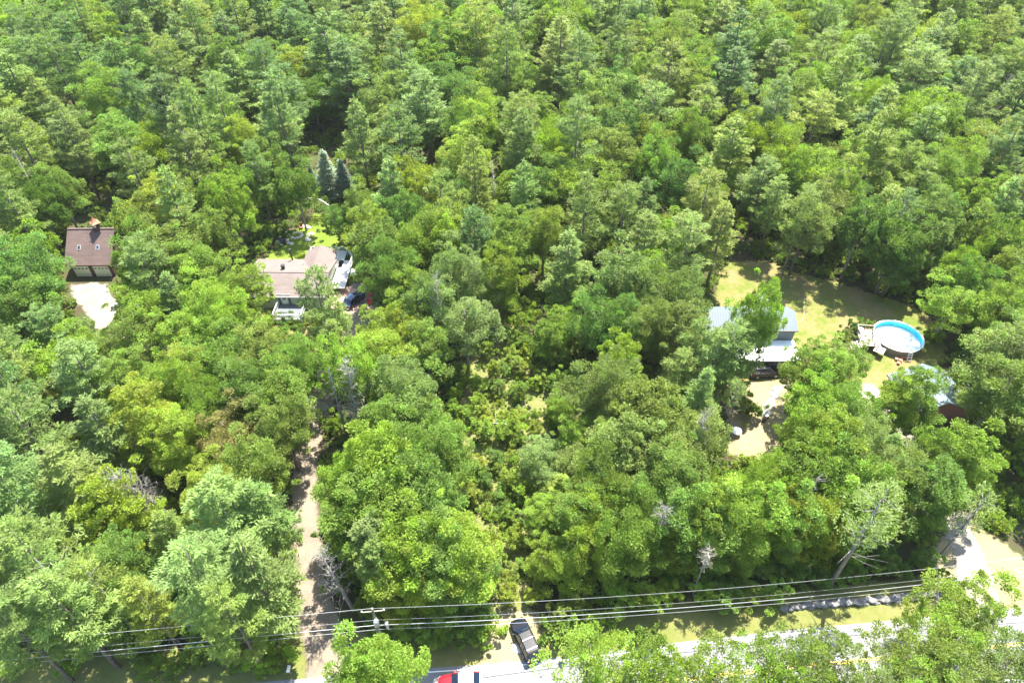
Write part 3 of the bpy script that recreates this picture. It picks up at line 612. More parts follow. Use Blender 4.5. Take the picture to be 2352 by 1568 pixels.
q = at(1060, 1572); vehicle('car', (q.x, q.y, .02), math.pi+.06, 'red car driving along the road at the bottom edge', 'car', M['redpaint'], 'sedan', M['white'])
q = fu(1062, 905); vehicle('car', (q.x, q.y, 0), 1.1, 'dark blue car parked at the right end of the tan-roofed house', 'car', M['bluepaint'], 'sedan')
q = fu(2300,1120); vehicle('suv', (q.x-.5, q.y-.2, 0), .1, 'dark vehicle half hidden by branches in front of the white porch roof', 'car', M['blackpaint'])

# ------------------------------------------------------------------ utility pole, cables
pb = at(888, 1512); poles = []
road_dir = (at(1684,1467)-at(640,1570)).normalized(); prp = Vector((-road_dir.y, road_dir.x, 0))
def upole(loc, label, full=True):
    U = empty('utility_pole', (loc.x, loc.y, 0), math.atan2(road_dir.y, road_dir.x), label, 'utility pole', 'poles carrying the roadside cables')
    m = MB(); m.tube([(0,0,-.3),(0,0,11.2)], [.17,.11], 10); m.build('post', M['polew'], U)
    m = MB(); m.box((0,0,10.75),(.12,.1,.1)); m.tube([(-1.15,0,10.75),(1.15,0,10.75)], .05, 5); m.build('crossarm', M['deadw'], U)
    for x in (-1.05,0,1.05):
        m = MB(); m.lathe([(.03,0),(.07,.05),(.05,.12),(.07,.18),(.0,.25)], (x,0,10.8 if x else 11.2), 8); m.build('insulator', M['white'], U)
    if full:
        m = MB(); m.lathe([(0,8.6),(.27,8.6),(.27,9.5),(.2,9.62),(0,9.65)], (.12,-.38,0), 14); m.build('transformer', M['galv'], U, smooth=True)
        m = MB(); m.lathe([(0,7.0),(.17,7.0),(.17,7.9),(0,7.95)], (.95,.12,0), 10); m.tube([(0,0,7.6),(.95,.1,7.6)], .03, 4); m.build('cable_closure', M['galv'], U)
        for x in (-.17,.2): m = MB(); m.tube([(x,-.14,0),(x,-.14,9.8)], .025, 5); m.build('riser', M['deadw'], U)
    return U
upole(pb, 'wooden utility pole with grey transformer between driveway and black SUV')
ends = {-1: pb-road_dir*80, 1: pb+road_dir*78}
# cables: height at the pole, and photo points used for the heights on either side
cabs = [('top power cable, thin and bare, highest of the roadside cables', 11.35, .013, 'alu', (0,1477), (2140,1308), 0),
        ('thin cable just above the thickest roadside cable', 8.75, .009, 'alu', None, None, .1),
        ('thick pale bundled cable, brightest of the roadside cables', 8.2, .028, 'alu', None, None, -.16),
        ('lowest roadside cable, thin and pale', 7.3, .015, 'alu', None, None, -.18)]
for lab, z, r, mt, _, _, dy in cabs:
    m = MB()
    for s in (-1, 1):
        e = ends[s]; pts = []
        for k in range(25):
            t = k/24; p = pb.lerp(e, t)+prp*dy; pts.append((p.x, p.y, z-(2.2 if s>0 else .1)*4*t*(1-t)-(1.0 if s>0 else 0)*t))
        m.tube(pts, r, 5)
    tag(m.build('cable', M[mt]), lab, 'cable', 'roadside cables')

# ------------------------------------------------------------------ small things
def rock_mesh(seed, s=1.0):
    bm = bmesh.new(); bmesh.ops.create_icosphere(bm, subdivisions=2, radius=.5*s); g_ = random.Random(seed)
    ph = [g_.uniform(0,6) for _ in range(6)]
    for v in bm.verts:
        k = 1+.18*math.sin(v.co.x*5/s+ph[0])+.15*math.sin(v.co.y*6/s+ph[1])+.1*math.sin(v.co.z*7/s+ph[2]); v.co *= k; v.co.z *= .55
        v.co.z = max(v.co.z, -.12*s)
    me = bpy.data.meshes.new('rock'); bm.to_mesh(me); bm.free(); return me
RK = [rock_mesh(i) for i in range(5)]
for me in RK: me.materials.append(M['palestone'])
rr = random.Random(5)
def rock(x, y, s, label, group, matl=None, z=.03):
    me = RK[rr.randrange(5)]; o = bpy.data.objects.new('rock', me); COL.objects.link(o); o.location = (x, y, z); o.scale = (s*rr.uniform(.8,1.2), s*rr.uniform(.7,1.1), s); o.rotation_euler = (0,0,rr.random()*6)
    return tag(o, label, 'rock', group)
for i in range(26):
    t = i/25; p = fu(2352-62*t**.7*1.0+rr.uniform(-4,4), 1158+85*t+rr.uniform(-2,2)); rock(p.x+rr.uniform(-.35,.35), p.y, rr.uniform(.55,1.0), 'pale stone in the curved dry stone row crossing the front yard', 'stones of the curved row in the front yard')
fc = fu(890,706)
for k in range(11):
    a = k*6.283/11; rock(fc.x+1.0*math.cos(a), fc.y+1.0*math.sin(a), .6, 'pale stone of the ring round the fire pit on the back lawn', 'fire pit ring stones')
for k, (dx,dy) in enumerate(((-3.2,-2.2),(-2.2,-2.8),(-1.2,-2.4),(2.2,-1.0),(2.6,.4),(1.8,2.6),(-.2,-2.9),(2.6,-1.6),(.9,3.0))):
    rock(fc.x+dx, fc.y+dy, rr.uniform(.9,1.3), 'large pale boulder scattered around the fire pit', 'boulders around the fire pit')
rock(*fu(1550,1944)[:2], 1.1, 'tan boulder beside the near wheels of the black SUV', None)
# stone wall at the wood's edge
wp = [at(x,y) for x,y in ((1800,1399),(1874,1390),(2020,1379),(2171,1366))]
wr = random.Random(8); m = MB(); base = [v.co.copy() for v in RK[0].vertices]; fcs = [tuple(p.vertices) for p in RK[0].polygons]
for i in range(len(wp)-1):
    a, b = wp[i], wp[i+1]; n = int((b-a).length/.33)
    for j in range(n):
        for lv in range(2):
            p = a.lerp(b, j/n)+Vector((wr.uniform(-.1,.1), wr.uniform(-.2,.2), .1+.25*lv)); s = wr.uniform(.45,.8); ro = Matrix.Rotation(wr.random()*6,3,'Z')
            m.add([p+(ro @ v)*s for v in base], fcs)
tag(m.build('stone_wall', M['stone']), 'low grey dry stone wall at the wood edge above the right verge', 'stone wall')
# mailbox
mb = empty('mailbox', (*fu(872,2018)[:2],0), 0, 'white mailbox on a dark post beside the left driveway mouth', 'mailbox')
m = MB(); m.box((0,0,.5),(.12,.12,1.05)); m.build('post', M['polew'], mb)
m = MB(); m.prism([(-.15,-.32,1.0),(.15,-.32,1.0),(.15,-.32,1.2),(.08,-.32,1.3),(-.08,-.32,1.3),(-.15,-.32,1.2)], (0,.64,0)); m.build('box', M['white'], mb)
# round white table top in the front yard
tb = empty('round_table', (*fu(2206,1302)[:2],0), 0, 'round white spool table on the dry front yard', 'table')
m = MB(); m.lathe([(0,.74),(.72,.74),(.72,.8),(0,.81)], n=20); m.build('table_top', M['white'], tb)
m = MB(); m.lathe([(.3,0),(.3,.74)], n=12); m.lathe([(0,.0),(.6,.0),(.6,.06),(0,.07)], n=16); m.build('base', M['wwood'], tb)
bk = empty('bucket', (*fu(2290,1264)[:2],0), 0, 'small dark bucket at the foot of the stone row', 'bucket')
m = MB(); m.lathe([(0,0),(.22,0),(.28,.42),(.26,.42),(.2,.05)], n=14); m.build('tub', M['iron'], bk); m = MB(); m.tube([(-.27,0,.4),(-.15,0,.6),(.15,0,.6),(.27,0,.4)], .015, 5); m.build('handle', M['galv'], bk)
wb = empty('wheelbarrow', (*fu(2298,1250)[:2],0), .6, 'grey wheelbarrow at the lower end of the stone row', 'wheelbarrow')
m = MB(); m.add([(-.5,-.35,.65),(.6,-.38,.7),(.6,.38,.7),(-.5,.35,.65),(-.25,-.2,.35),(.3,-.2,.35),(.3,.2,.35),(-.25,.2,.35)], [(0,1,5,4),(1,2,6,5),(2,3,7,6),(3,0,4,7),(4,5,6,7)]); m.build('tray', M['galv'], wb)
m = MB(); m.tube([(.75,-.05,.2),(.75,.05,.2)], .2, 12); m.build('wheel', M['tyre'], wb)
m = MB()
for s in (-1,1): m.tube([(.75,s*.1,.2),(-.2,s*.25,.34),(-1.1,s*.3,.6)], .025, 5); m.tube([(-.3,s*.25,.34),(-.35,s*.28,0)], .025, 5)
m.build('handle', M['wwood'], wb)
# grill
gr = empty('grill', (*fu(851,732)[:2],0), .2, 'black barbecue grill at the left edge of the back lawn', 'grill')
m = MB(); m.box((0,0,.45),(.9,.55,.7)); m.build('cabinet', M['iron'], gr); m = MB(); m.prism([(-.6,-.3,.82),(-.6,.3,.82),(-.6,.3,1.0),(-.6,.1,1.25),(-.6,-.15,1.25),(-.6,-.3,1.0)], (1.2,0,0)); m.build('lid', M['iron'], gr, bevel=.03)
m = MB(); m.box((-.9,0,.86),(.5,.5,.04)); m.box((.9,0,.86),(.5,.5,.04)); m.build_each('side_shelf', M['galv'], gr)
# chairs round the fire pit
M['redch'] = mat('red_brown_plastic', (.3,.09,.05), .6)
def chair(loc, rz, label, mt):
    o = empty('garden_chair', loc, rz, label, 'chair', 'chairs round the fire pit'); m = MB(); m.box((0,0,.38),(.55,.55,.05)); m.build('seat', mt, o); m = MB(); m.box((0,.3,.72),(.55,.05,.7),0,-.25); m.build('backrest', mt, o)
    for sx in (-1,1):
        m = MB(); m.box((sx*.3,0,.58),(.09,.6,.04)); m.build('armrest', mt, o)
        for sy_ in (-1,1): m = MB(); m.box((sx*.25,sy_*.24,.19),(.05,.05,.38)); m.build('leg', mt, o)
    return o
chair((fc.x+.4, fc.y+2.3, 0), 0, 'red-brown garden chair behind the fire pit', M['redch']); chair((fc.x-2.3, fc.y+.6, 0), 1.4, 'white garden chair left of the fire pit', M['white'])
# hose
hp = [fu(x,y) for x,y in ((2396,968),(2408,958),(2412,940),(2411,925),(2412,908),(2411,898))]; hp = smooth(hp, 6)
M['hose'] = mat('pale_yellow_hose', (.62,.6,.3), .6); m = MB(); m.tube([(p.x,p.y,.05) for p in hp], .045, 6); tag(m.build('garden_hose', M['hose']), 'pale yellow garden hose curving over the lawn beside the grey house', 'hose')
M['red'] = mat('red_plastic', (.65,.03,.03), .5); M['terra'] = mat('terracotta', (.5,.25,.17), .8, .15, 4)
for lab, (x,y) in (('red kayak-like toy slide nearest the house, upper of the two red toys', (1110,884)), ('red toy slide right of the blue car, lower of the two red toys', (1109,911))):
    p = fu(x,y); o = empty('toy_slide', (p.x,p.y,0), .4, lab.replace('kayak-like ',''), 'toy'); m = MB(); m.box((0,0,.5),(.6,1.1,.06),0,.6); m.box((-.3,0,.56),(.05,1.1,.14),0,.6); m.box((.3,0,.56),(.05,1.1,.14),0,.6); m.build('chute', M['red'], o)
    m = MB(); m.box((0,.55,.4),(.5,.08,.8)); m.box((0,.8,.2),(.5,.3,.05)); m.build('ladder', M['redch'], o)
for i,(x,y) in enumerate(((2688,1080),(2700,1084),(2708,1074),(2718,1077),(2694,1092))):
    p = fu(x,y); m = MB(); m.lathe([(0,0),(.2,0),(.27,.4),(.23,.4),(.2,.33),(0,.33)], (0,0,0), 12); tag(m.build('flower_pot', M['terra'], loc=(p.x,p.y,0)), 'terracotta pot between the pool wall and the outbuilding', 'flower pot', 'pots below the pool')
p = fu(1132,1146); m = MB(); m.lathe([(0,0),(.22,0),(.26,.45),(0,.46)], n=12); tag(m.build('bucket', M['white'], loc=(p.x,p.y,0)), 'small white bucket in the bushes right of the bleached dead tree', 'bucket')
p = fu(350,918); m = MB(); m.box((0,0,.35),(1.6,.7,.06)); m.box((-.7,0,.17),(.08,.6,.34)); m.box((.7,0,.17),(.08,.6,.34)); o = m.build('bench', M['white'], loc=(p.x,p.y,0)); o.rotation_euler.z = .5; tag(o, 'white bench at the right edge of the garage forecourt', 'bench')
p = fu(1034,912)
tag(sheet('brick_path', lambda Q: pline_d(Q, [fu(1040,888), fu(1032,928)], [2.4,2.4]), (p.x-5,p.x+5,p.y-7,p.y+7), .016, mat('brick_paving', (.5,.33,.25), .9, .2, 3), .4), kind='structure')
# ------------------------------------------------------------------ trees
LAND = [('the brown garage',(195,570)),('the garage forecourt',(225,710)),('the tan-roofed house',(660,645)),('the back lawn',(710,545)),('the rear deck',(790,590)),
 ('the gravel driveway',(715,1000)),('the lower driveway',(700,1250)),('the utility pole',(862,1450)),('the black SUV',(1200,1475)),('the red car',(1055,1555)),
 ('the scrub clearing',(1160,960)),('the grey house',(1750,745)),('the round pool',(2062,775)),('the right lawn',(1880,660)),('the front yard',(1735,980)),
 ('the blue-roofed outbuilding',(2100,870)),('the sandy driveway',(2235,1290)),('the stone wall',(1950,1385)),('the curved stone row',(1760,925)),
 ('the blue spruces',(760,410)),('the bleached dead tree',(815,930)),('the mailbox',(668,1545)),('the right verge',(1900,1440)),('the bent birch',(725,465)),('the grey brush pile tree',(365,1100)),
 ('the bottom right corner',(2352,1568)),('the bottom left corner',(0,1568)),('the middle left edge',(0,900)),('the middle right edge',(2352,600)),('the fallen pale trunks',(1145,970))]
ORD = ['','second ','third ','fourth ','fifth ','sixth ','seventh ','eighth ','ninth ','tenth ','eleventh ','twelfth ','thirteenth ','fourteenth ','fifteenth ','sixteenth ','seventeenth ','eighteenth ','nineteenth ','twentieth ']
TREES = []   # dicts awaiting labels
KV = [[(p[0]*1.0, p[1]*1.0) for p in q] for q in (
 [(140,515),(200,515),(205,490),(240,490),(245,520),(255,520),(255,655),(275,700),(262,775),(232,770),(195,715),(165,655),(140,620)],
 [(612,590),(650,560),(668,540),(700,505),(730,490),(755,500),(765,540),(820,565),(825,600),(800,650),(750,620),(700,690),(690,742),(640,742),(600,690),(565,600)],
 [(735,850),(768,850),(770,900),(762,960),(750,1040),(735,1100),(737,1240),(722,1330),(735,1400),(800,1480),(800,1545),(700,1560),(712,1440),(697,1330),(668,1110),(690,1030),(718,960)],
 [(1670,610),(1760,600),(1900,640),(2060,695),(2110,735),(2135,800),(2130,830),(2060,845),(1980,860),(1840,850),(1760,830),(1700,720),(1670,690)],
 [(1680,930),(1710,870),(1790,860),(1800,960),(1800,1030),(1690,1045)],
 [(640,1545),(949,1515),(1100,1500),(1165,1420),(1235,1425),(1260,1500),(1236,1568),(640,1568)],
 [(1300,1470),(1684,1420),(2150,1370),(2200,1200),(2245,1200),(2290,1290),(2352,1380),(2352,1405),(2222,1440),(1684,1500),(1300,1530)],
 [(2040,850),(2110,820),(2160,850),(2150,925),(2100,930),(2050,900)], [(1985,880),(2025,880),(2030,935),(2000,935)], [(2090,985),(2140,985),(2140,1010),(2090,1010)],
 [(270,1560),(640,1540),(640,1568),(270,1568)],
 [(705,385),(800,385),(800,440),(705,440)],
 [(690,450),(770,450),(770,480),(690,480)],
 [(1150,1400),(1200,1390),(1230,1420),(1170,1440)],
 [(320,1050),(430,1060),(430,1170),(370,1170)],
 [(2110,965),(2150,965),(2150,990),(2110,990)], [(1100,860),(1210,860),(1210,980),(1100,980)], [(1095,1100),(1160,1100),(1185,1400),(1115,1400)], [(1575,960),(1630,960),(1630,1080),(1575,1080)], [(1595,1255),(1655,1255),(1655,1310),(1595,1310)], [(1125,690),(1150,690),(1155,800),(1125,800)], [(1160,1330),(1230,1330),(1230,1420),(1160,1420)])]
KVx = [np.array(q) for q in KV]
FOOT = [([(-79,97),(-69.5,97),(-69.5,109),(-79,109)]), ([(-45.5,88),(-27,88),(-27,105.5),(-45.5,105.5)]), ([(28.5,73.5),(43.8,73.5),(43.8,86),(28.5,86)]),
        ([(PX-6.5,PY-4.5),(PX+4.5,PY-4.5),(PX+4.5,PY+4.5),(PX-6.5,PY+4.5)]), [tuple((O.matrix_basis @ Vector(v))[:2]) for v in ((-.5,-4,0),(wlen+.5,-4,0),(wlen+.5,9.3,0),(-.5,9.3,0))]]
CLEAR = [bl, rl, fy, gpad, rr_]
SCR = [(p.x, p.y) for p in sc_]
def seg_d(p, pts, wid): return float(pline_d(np.array([[p[0], p[1]]]), pts, wid)[0])
def blocked(x, y, R, H, foot_only=False, vis=True, m=.6):
    P2 = np.array([[x, y]])
    for f in FOOT:
        if sdist(P2, f)[0] > -R*.55: return True
    if foot_only: return False
    for f in CLEAR:
        if sdist(P2, f)[0] > -.2: return True
    if seg_d((x,y), DWf, DWw) > -1.0 or seg_d((x,y), rdrive, [9,5.2,3.8,3.6,3.6,3.4,3.6,4,5,5]) > -1 or seg_d((x,y), RL, [0.0]*len(RL)) > -6 or seg_d((x,y), gd, [2.6,2.6,2.6,2.8,3,3.5,4]) > -1: return True
    if vis:
        for zz in (.5, .72, .93):
            X, Y, d = proj(x, y, H*zz); r = R*F/d*(m if zz < .9 else .3)
            for q in KVx:
                if sdist(np.array([[X, Y]]), q)[0] > -r: return True
    return False
RG = random.Random(77)
def edge_fix(p, R, H, k, px):
    """trees north of the road stand back from its shoulder; those at the edge keep foliage low down"""
    d = -seg_d((p.x, p.y), RL, [0.0]*len(RL)); need = 9.6 if px > 1260 else 7.0
    if p.y < at(px, 1530).y-2 or d > need or k == 'P' and px < 700: return p, R, H, k
    q = Vector(p); q.y += (need-d); return q, min(R, 3.3), min(H, 11.5), ('E' if k == 'B' else k)
SUNNY = [at(*q) for q in ((718,400),(752,380),(752,400),(788,395),(718,425),(770,425),(2240,1290),(2210,1340),(2185,1240),(2250,1370),(2225,1200),(700,1130),(702,1200),(708,1270),(742,880),(740,910),(1130,880),(1160,930),(1130,1160),(1140,1220),(1180,1380),
 (600,640),(660,620),(700,640),(650,660),(160,560),(200,545),(235,560),(160,590),(230,595),(210,700),(230,680),(660,570),(640,590),(700,590),(1700,660),(1860,700),(1880,760),(1720,980),(1760,1010),(1740,1030),(2070,775),(2020,800),(2090,840),(1810,730),(2100,880),(1990,905),(725,465))]
SK = (sv.x/sv.z, sv.y/sv.z)
def shades(x, y, R, H, pts=None):
    for p in (pts or SUNNY):
        for zz in (.45, .7, .92):
            z = H*zz; r = R*(1 if zz < .9 else .45)*.85
            if (p.x+SK[0]*z-x)**2+(p.y+SK[1]*z-y)**2 < r*r: return True
    return False
LOW = [(p.x, p.y) for p in (at(x_,y_,4) for x_,y_ in ((1030,850),(1340,850),(1330,1150),(1290,1420),(1080,1430),(1065,1100)))]
def put(kind, x, y, H, R, tone, idx, rz=None, sx=None):
    cr, tk, h0, r0 = (BR if kind == 'B' else PI if kind == 'P' else SAP)[idx]
    s = (R/r0, R/r0, H/h0)
    nm = {'B':'broadleaf_tree','P':'pine_tree','S':'sapling'}[kind]
    e = empty(nm, (x, y, 0), RG.uniform(0, 6.28) if rz is None else rz); e.scale = s
    c = bpy.data.objects.new('crown', cr); COL.objects.link(c); c.parent = e
    col, _ = TONES[tone]; j = RG.uniform(.86, 1.16); c.color = (col[0]*j*RG.uniform(.93,1.08), col[1]*j, col[2]*j*RG.uniform(.85,1.2), 1)
    t = bpy.data.objects.new('trunk', tk); COL.objects.link(t); t.parent = e
    X, Y, d = proj(x, y, H*.68)
    TREES.append(dict(o=e, kind=kind, tone=TONES[tone][1], px=(X, Y), H=H, R=R, x=x, y=y)); return e
SP = []     # placed (x,y,r)
def free(x, y, R, k=.72):
    for a, b, r in SP:
        if (a-x)**2+(b-y)**2 < ((r+R)*k)**2: return False
    return True
# trees one can pick out in the photograph: crown centre in the picture, kind, tone, crown radius, height
HAND = '''
90 1290 P pine 5.6 20|150 1400 P pinel 4.4 19|25 1130 P pine 5.2 19|165 1105 P pinel 5.0 18|60 985 P pine 4.8 19|235 985 P pine 4.6 17|195 855 P pinel 4.6 17|40 640 B deep 5.4 17|40 715 B deep 4.6 15
115 760 P pine 3.6 14|195 775 B sage 2.4 9|15 850 P pineo 4.6 17|520 1185 P pinel 5.2 20|465 1330 P pinel 4.6 20|588 1320 P pinel 4.8 20|600 1185 P pine 4.2 17|535 1420 P pinel 3.6 18|335 965 B gold 3.9 14
395 1010 B gold 3.6 13|265 1175 B gold 3.6 13|290 1310 B mid 3.3 12|525 1000 B rust 3.4 12|585 1075 B olive 3.4 13|395 1230 P pineo 3.4 14|250 1395 B olive 3.5 14|340 1390 P pineo 3.3 15
35 1440 P pine 4.3 18|480 690 B lime 4.3 14|560 660 B lime 3.8 13|520 740 B lime 3.6 13|400 560 B olive 5.0 15|330 590 B mid 4.2 14|450 610 B mid 4 14|365 465 B gold 4.2 15|350 350 B lime 4.0 16
400 680 P pine 3.6 14|330 720 B lime 3.8 12|420 770 B lime 3.6 12|300 790 B olive 3.6 12|510 830 B mid 3.8 13|600 820 B olive 3.6 13|440 860 B gold 3.6 12|390 900 B lime 3.8 13|640 900 B mid 3.8 14
570 900 B deep 3.6 14|680 850 B mid 3.4 13|290 880 B mid 3.6 12|470 930 B mid 3.4 13|650 980 B olive 3.4 13|735 690 P pinel 4.3 18|770 790 P pineo 3.4 14|775 745 P pinel 3.2 15|880 760 B lime 3.6 12|935 770 B gold 3.2 11
870 580 B olive 4.4 15|900 640 B deep 4.0 15|960 560 B olive 4.4 16|1030 530 B olive 4.2 16|1000 680 B sage 4.4 16|1070 740 B sage 4.0 15|940 690 B mid 3.6 13|850 530 B gold 3.8 14|1060 640 B sage 3.8 16|980 800 B mid 3.6 13
930 900 B sage 4.4 14|900 990 B mid 3.8 14|960 960 B olive 3.6 12|880 1090 B lime 4.4 16|822 1090 B lime 3.6 15|960 1080 B mid 4.2 15|1010 1020 B lime 3.2 13|806 1170 B mid 3.4 14|860 1190 B mid 4.4 15
980 1160 B mid 4.0 15|940 1260 B lime 4.2 15|950 1350 B gold 3.4 13|1045 1260 B lime 3.8 15|1050 1335 B mid 3.4 13|1010 1280 B olive 3.4 14|856 1250 P pinel 3.4 15|870 1300 P pinel 2.6 14
1290 940 B gold 2.6 9|1390 900 B olive 4.0 14|1480 970 B olive 4.6 15|1440 1040 B sage 4.4 15|1540 1030 B olive 3.6 13|1330 1000 B mid 3.4 12|1240 1060 B lime 3.6 12
1390 1130 B olive 4.0 14|1440 1200 B deep 3.6 13|1340 1180 B deep 3.4 12|1250 1180 B lime 3.0 10|1270 1290 B sage 3.4 14|1290 1120 P pinel 3.4 12|1540 1110 B mid 3.8 14|1500 1170 B deep 3.4 13
1420 1300 B mid 3.8 14|1500 1330 B mid 3.6 14|1360 1330 B gold 3.2 12|1580 1240 B mid 3.8 14|1580 1330 B deep 3.8 14|1680 1290 B lime 3.6 14|1680 1180 B mid 4.0 15|1760 1180 B lime 3.6 13|1760 1290 B deep 4.0 14
1850 1210 B gold 3.4 13|1860 1290 B mid 3.6 13|1960 1290 B deep 3.6 13|2050 1290 B deep 3.4 12|1640 1360 B deep 3.4 12|2130 1130 B deep 3.8 14|2040 1040 P pine 2.6 11|2200 1060 B lime 3.8 13
2305 1120 B gold 3.4 15|2350 1200 B mid 3.0 13|2150 1080 B mid 3.4 12|2260 1000 B olive 4.4 15|2300 900 B olive 4.8 16|2230 870 B sage 4.4 15|2330 820 B sage 4.6 16|2190 700 B lime 4.0 11|2240 790 B mid 3.8 14|2200 800 B deep 3.0 10
2310 700 B olive 4.0 15|1480 560 P pinel 4.4 18|1580 560 P pinel 4.6 18|1600 625 P pinel 4.2 17|1420 650 B sage 4.4 15|1540 680 B sage 4.4 15|1400 740 B deep 4.0 14|1300 740 B lime 2.9 9|1260 780 B lime 2.5 8
1480 760 B olive 3.6 13|1560 770 B sage 3.6 13|1450 720 B rust 2.4 8|1430 800 B rust 2.4 7|1620 700 B olive 3.4 13|1688 805 P pinel 4.5 16|1640 830 P pinel 4.2 17|1600 800 P pine 3.4 16|1738 735 B lime 3.0 20
1850 850 B mid 3.2 12|1900 850 B lime 3.4 12|1870 930 B lime 3.6 13|1930 940 B mid 3.4 12|1862 1015 B mid 3.4 13|1900 1030 B lime 3.8 13|1980 1000 B sage 3.6 12|2060 930 B lime 3.2 12|2092 918 B mid 3.4 12|2205 885 B deep 3.2 12
1960 830 B mid 2.6 9|2010 840 B mid 2.8 9|1610 910 P pine 3.2 16|1750 1125 B lime 3.4 13|1830 1100 B mid 3.6 13|1940 1120 B mid 3.8 14|2040 1130 B olive 3.6 13|1595 1010 B sage 3.2 12|1560 860 P pinel 3.2 14
1150 640 B lime 3.6 14|1170 560 B mid 4.0 15|1250 540 B olive 3.6 14|1310 420 B lime 4.4 16|1390 470 B mid 4.2 16|1560 430 B deep 4.4 16|1620 470 B lime 3.6 14|1900 470 B sage 4.4 16|1850 520 B sage 4.0 15|1980 520 B deep 4.2 16
2060 560 B deep 4.0 15|2130 500 B olive 4.0 16|2060 610 B deep 3.2 10|2080 380 B olive 4.2 16|640 500 B lime 3.6 14|790 510 B deep 3.4 9|830 470 B mid 3.2 13|900 430 P pinel 4.4 18|680 430 B mid 3.6 14
960 440 B gold 4.2 16|570 530 B mid 4.4 15|520 450 B mid 4.0 15|610 380 B olive 3.6 15|560 320 B gold 3.6 15|90 470 B deep 4 14|130 430 B mid 3.6 14|2290 80 P pineo 5.0 21|2330 160 P pineo 5.2 21|2260 200 P pinel 4.6 21
885 1560 B lime 3.4 17|1345 1525 T lime 3.3 19|1420 1560 T lime 3.0 19|1490 1548 B mid 3.2 19|1640 1545 B olive 3.2 18|1770 1500 B olive 2.9 17|1745 1560 B lime 3.2 17|1890 1520 B olive 3.4 17|1560 1560 B lime 2.8 18
1830 1562 B lime 3.2 17|1975 1562 B sage 3.3 17|2075 1505 B olive 3.3 16|2175 1480 B lime 3.0 16|2180 1550 B olive 3.3 16|2290 1450 B lime 3.2 16|2280 1530 B sage 3.4 16|2085 1565 B lime 3.0 16|2350 1500 B olive 3.2 16|830 1590 B lime 3.0 15
'''
for ln in HAND.strip().replace('\n', '|').split('|'):
    px, py, k, tone, R, H = ln.split(); px, py, R, H = float(px), float(py), float(R), float(H)
    p = at(px, py, H*.68); p, R, H, k = edge_fix(p, R, H, k, px)
    if blocked(p.x, p.y, R*.35, H, True): print('foot', ln); continue
    if shades(p.x, p.y, R*.8, H, SUNNY[:11]): print('shade', ln); continue
    if tone == 'deep' and py > 1150: tone = 'mid' if px < 1700 else 'lime'
    if sdist(np.array([[p.x, p.y]]), LOW)[0] > 0: R *= .78; H *= .62; tone = RG.choice(['lime','gold','lime','sage']); p = at(px, py, H*.68)
    if py > 1440 and px > 1200 and k == 'B': k = 'T'; py += 12; R *= .92; p = at(px, py, H*.7)
    put('P' if k == 'P' else 'B', p.x, p.y, H, R, tone, RG.randrange(8, 11) if k == 'T' else RG.randrange(11, 13) if k == 'E' else RG.randrange(8 if k == 'B' else 6)); SP.append((p.x, p.y, R))
print('hand', len(SP))

# dark gaps of the photograph where the canopy opens: centre and size in the picture
GAPS = [(1245,655,70),(1490,870,40),(120,490,45),(215,490,60),(800,440,50),(1720,520,55),(2150,60,45),(1255,560,30),(1760,560,50),(2030,620,60),(640,1040,35),(1560,840,30),(1060,860,40),(230,1460,60),(420,1480,60),(560,1500,40),(1330,860,40),(1700,590,50)]
def pfrac(px, py):
    v = .42
    if px < 1000 and py < 420: v = .68
    if px < 700 and py > 950: v = .55
    if px > 1600 and py < 420: v = .58
    if 900 < px < 1600 and py > 700: v = .1
    if px > 1400 and py > 1000: v = .06
    return v
cand = []
y = 22.0
rows = []
while y < 330:
    st = 4.6 if y < 110 else 5.1; xw = .80*(y*.735+51)+16; x = -xw
    while x < xw:
        rows.append((x+RG.uniform(-1.6,1.6), y+RG.uniform(-1.6,1.6))); x += st
    y += st
RG.shuffle(rows)
fill = []
for x, y in rows:
    px, py, d = proj(x, y, 11)
    if not (-160 < px < 2512 and py < 1750): continue
    pine = RG.random() < pfrac(px, py)
    R = RG.uniform(3.3, 4.8) if pine else RG.uniform(2.7, 4.2); H = RG.uniform(16, 23) if pine else RG.uniform(11.5, 16.5)
    inscr = sdist(np.array([[x, y]]), SCR)[0]
    if inscr > -1.5: continue
    if any((px-a)**2+((py-b)*1.2)**2 < c*c for a, b, c in GAPS): continue
    R *= 1.0+.28*min(1, max(0, (y-95)/70))
    if sdist(np.array([[x, y]]), LOW)[0] > 0: R *= .6; H *= .5; pine = False
    if y > 115: R *= 1.22; H *= 1.12
    if not free(x, y, R, .60 if y < 110 else .61): continue
    if shades(x, y, R, H): continue
    if -seg_d((x,y), RL, [0.0]*len(RL)) < 9: continue
    if blocked(x, y, R, H): continue
    SP.append((x, y, R)); fill.append((x, y, R, H, pine, px, py, d))
print('fill', len(fill))
# those that show largest stand as single trees, the rest of the far wood is one mass per kind
fill.sort(key=lambda t: -(t[2]/t[7]) if (-60 < t[5] < 2412 and -40 < t[6] < 1640) else 1)
nP = sum(t['kind']=='P' for t in TREES); nB = len(TREES)-nP; rest = {True: [], False: []}
for x, y, R, H, pine, px, py, d in fill:
    invis = not (-60 < px < 2412 and -40 < py < 1640)
    if pine and nP < 300 and not invis: nP += 1; put('P', x, y, H, R, RG.choices(PT, (4,4,2,2))[0], RG.randrange(6))
    elif not pine and nB < 300 and not invis: nB += 1; put('B', x, y, H, R, RG.choices(BT, (4,5,2,4,2,1.5))[0], RG.randrange(8))
    else: rest[pine].append((x, y, R, H))
print('individual', nP, nB, 'mass', len(rest[True]), len(rest[False]))

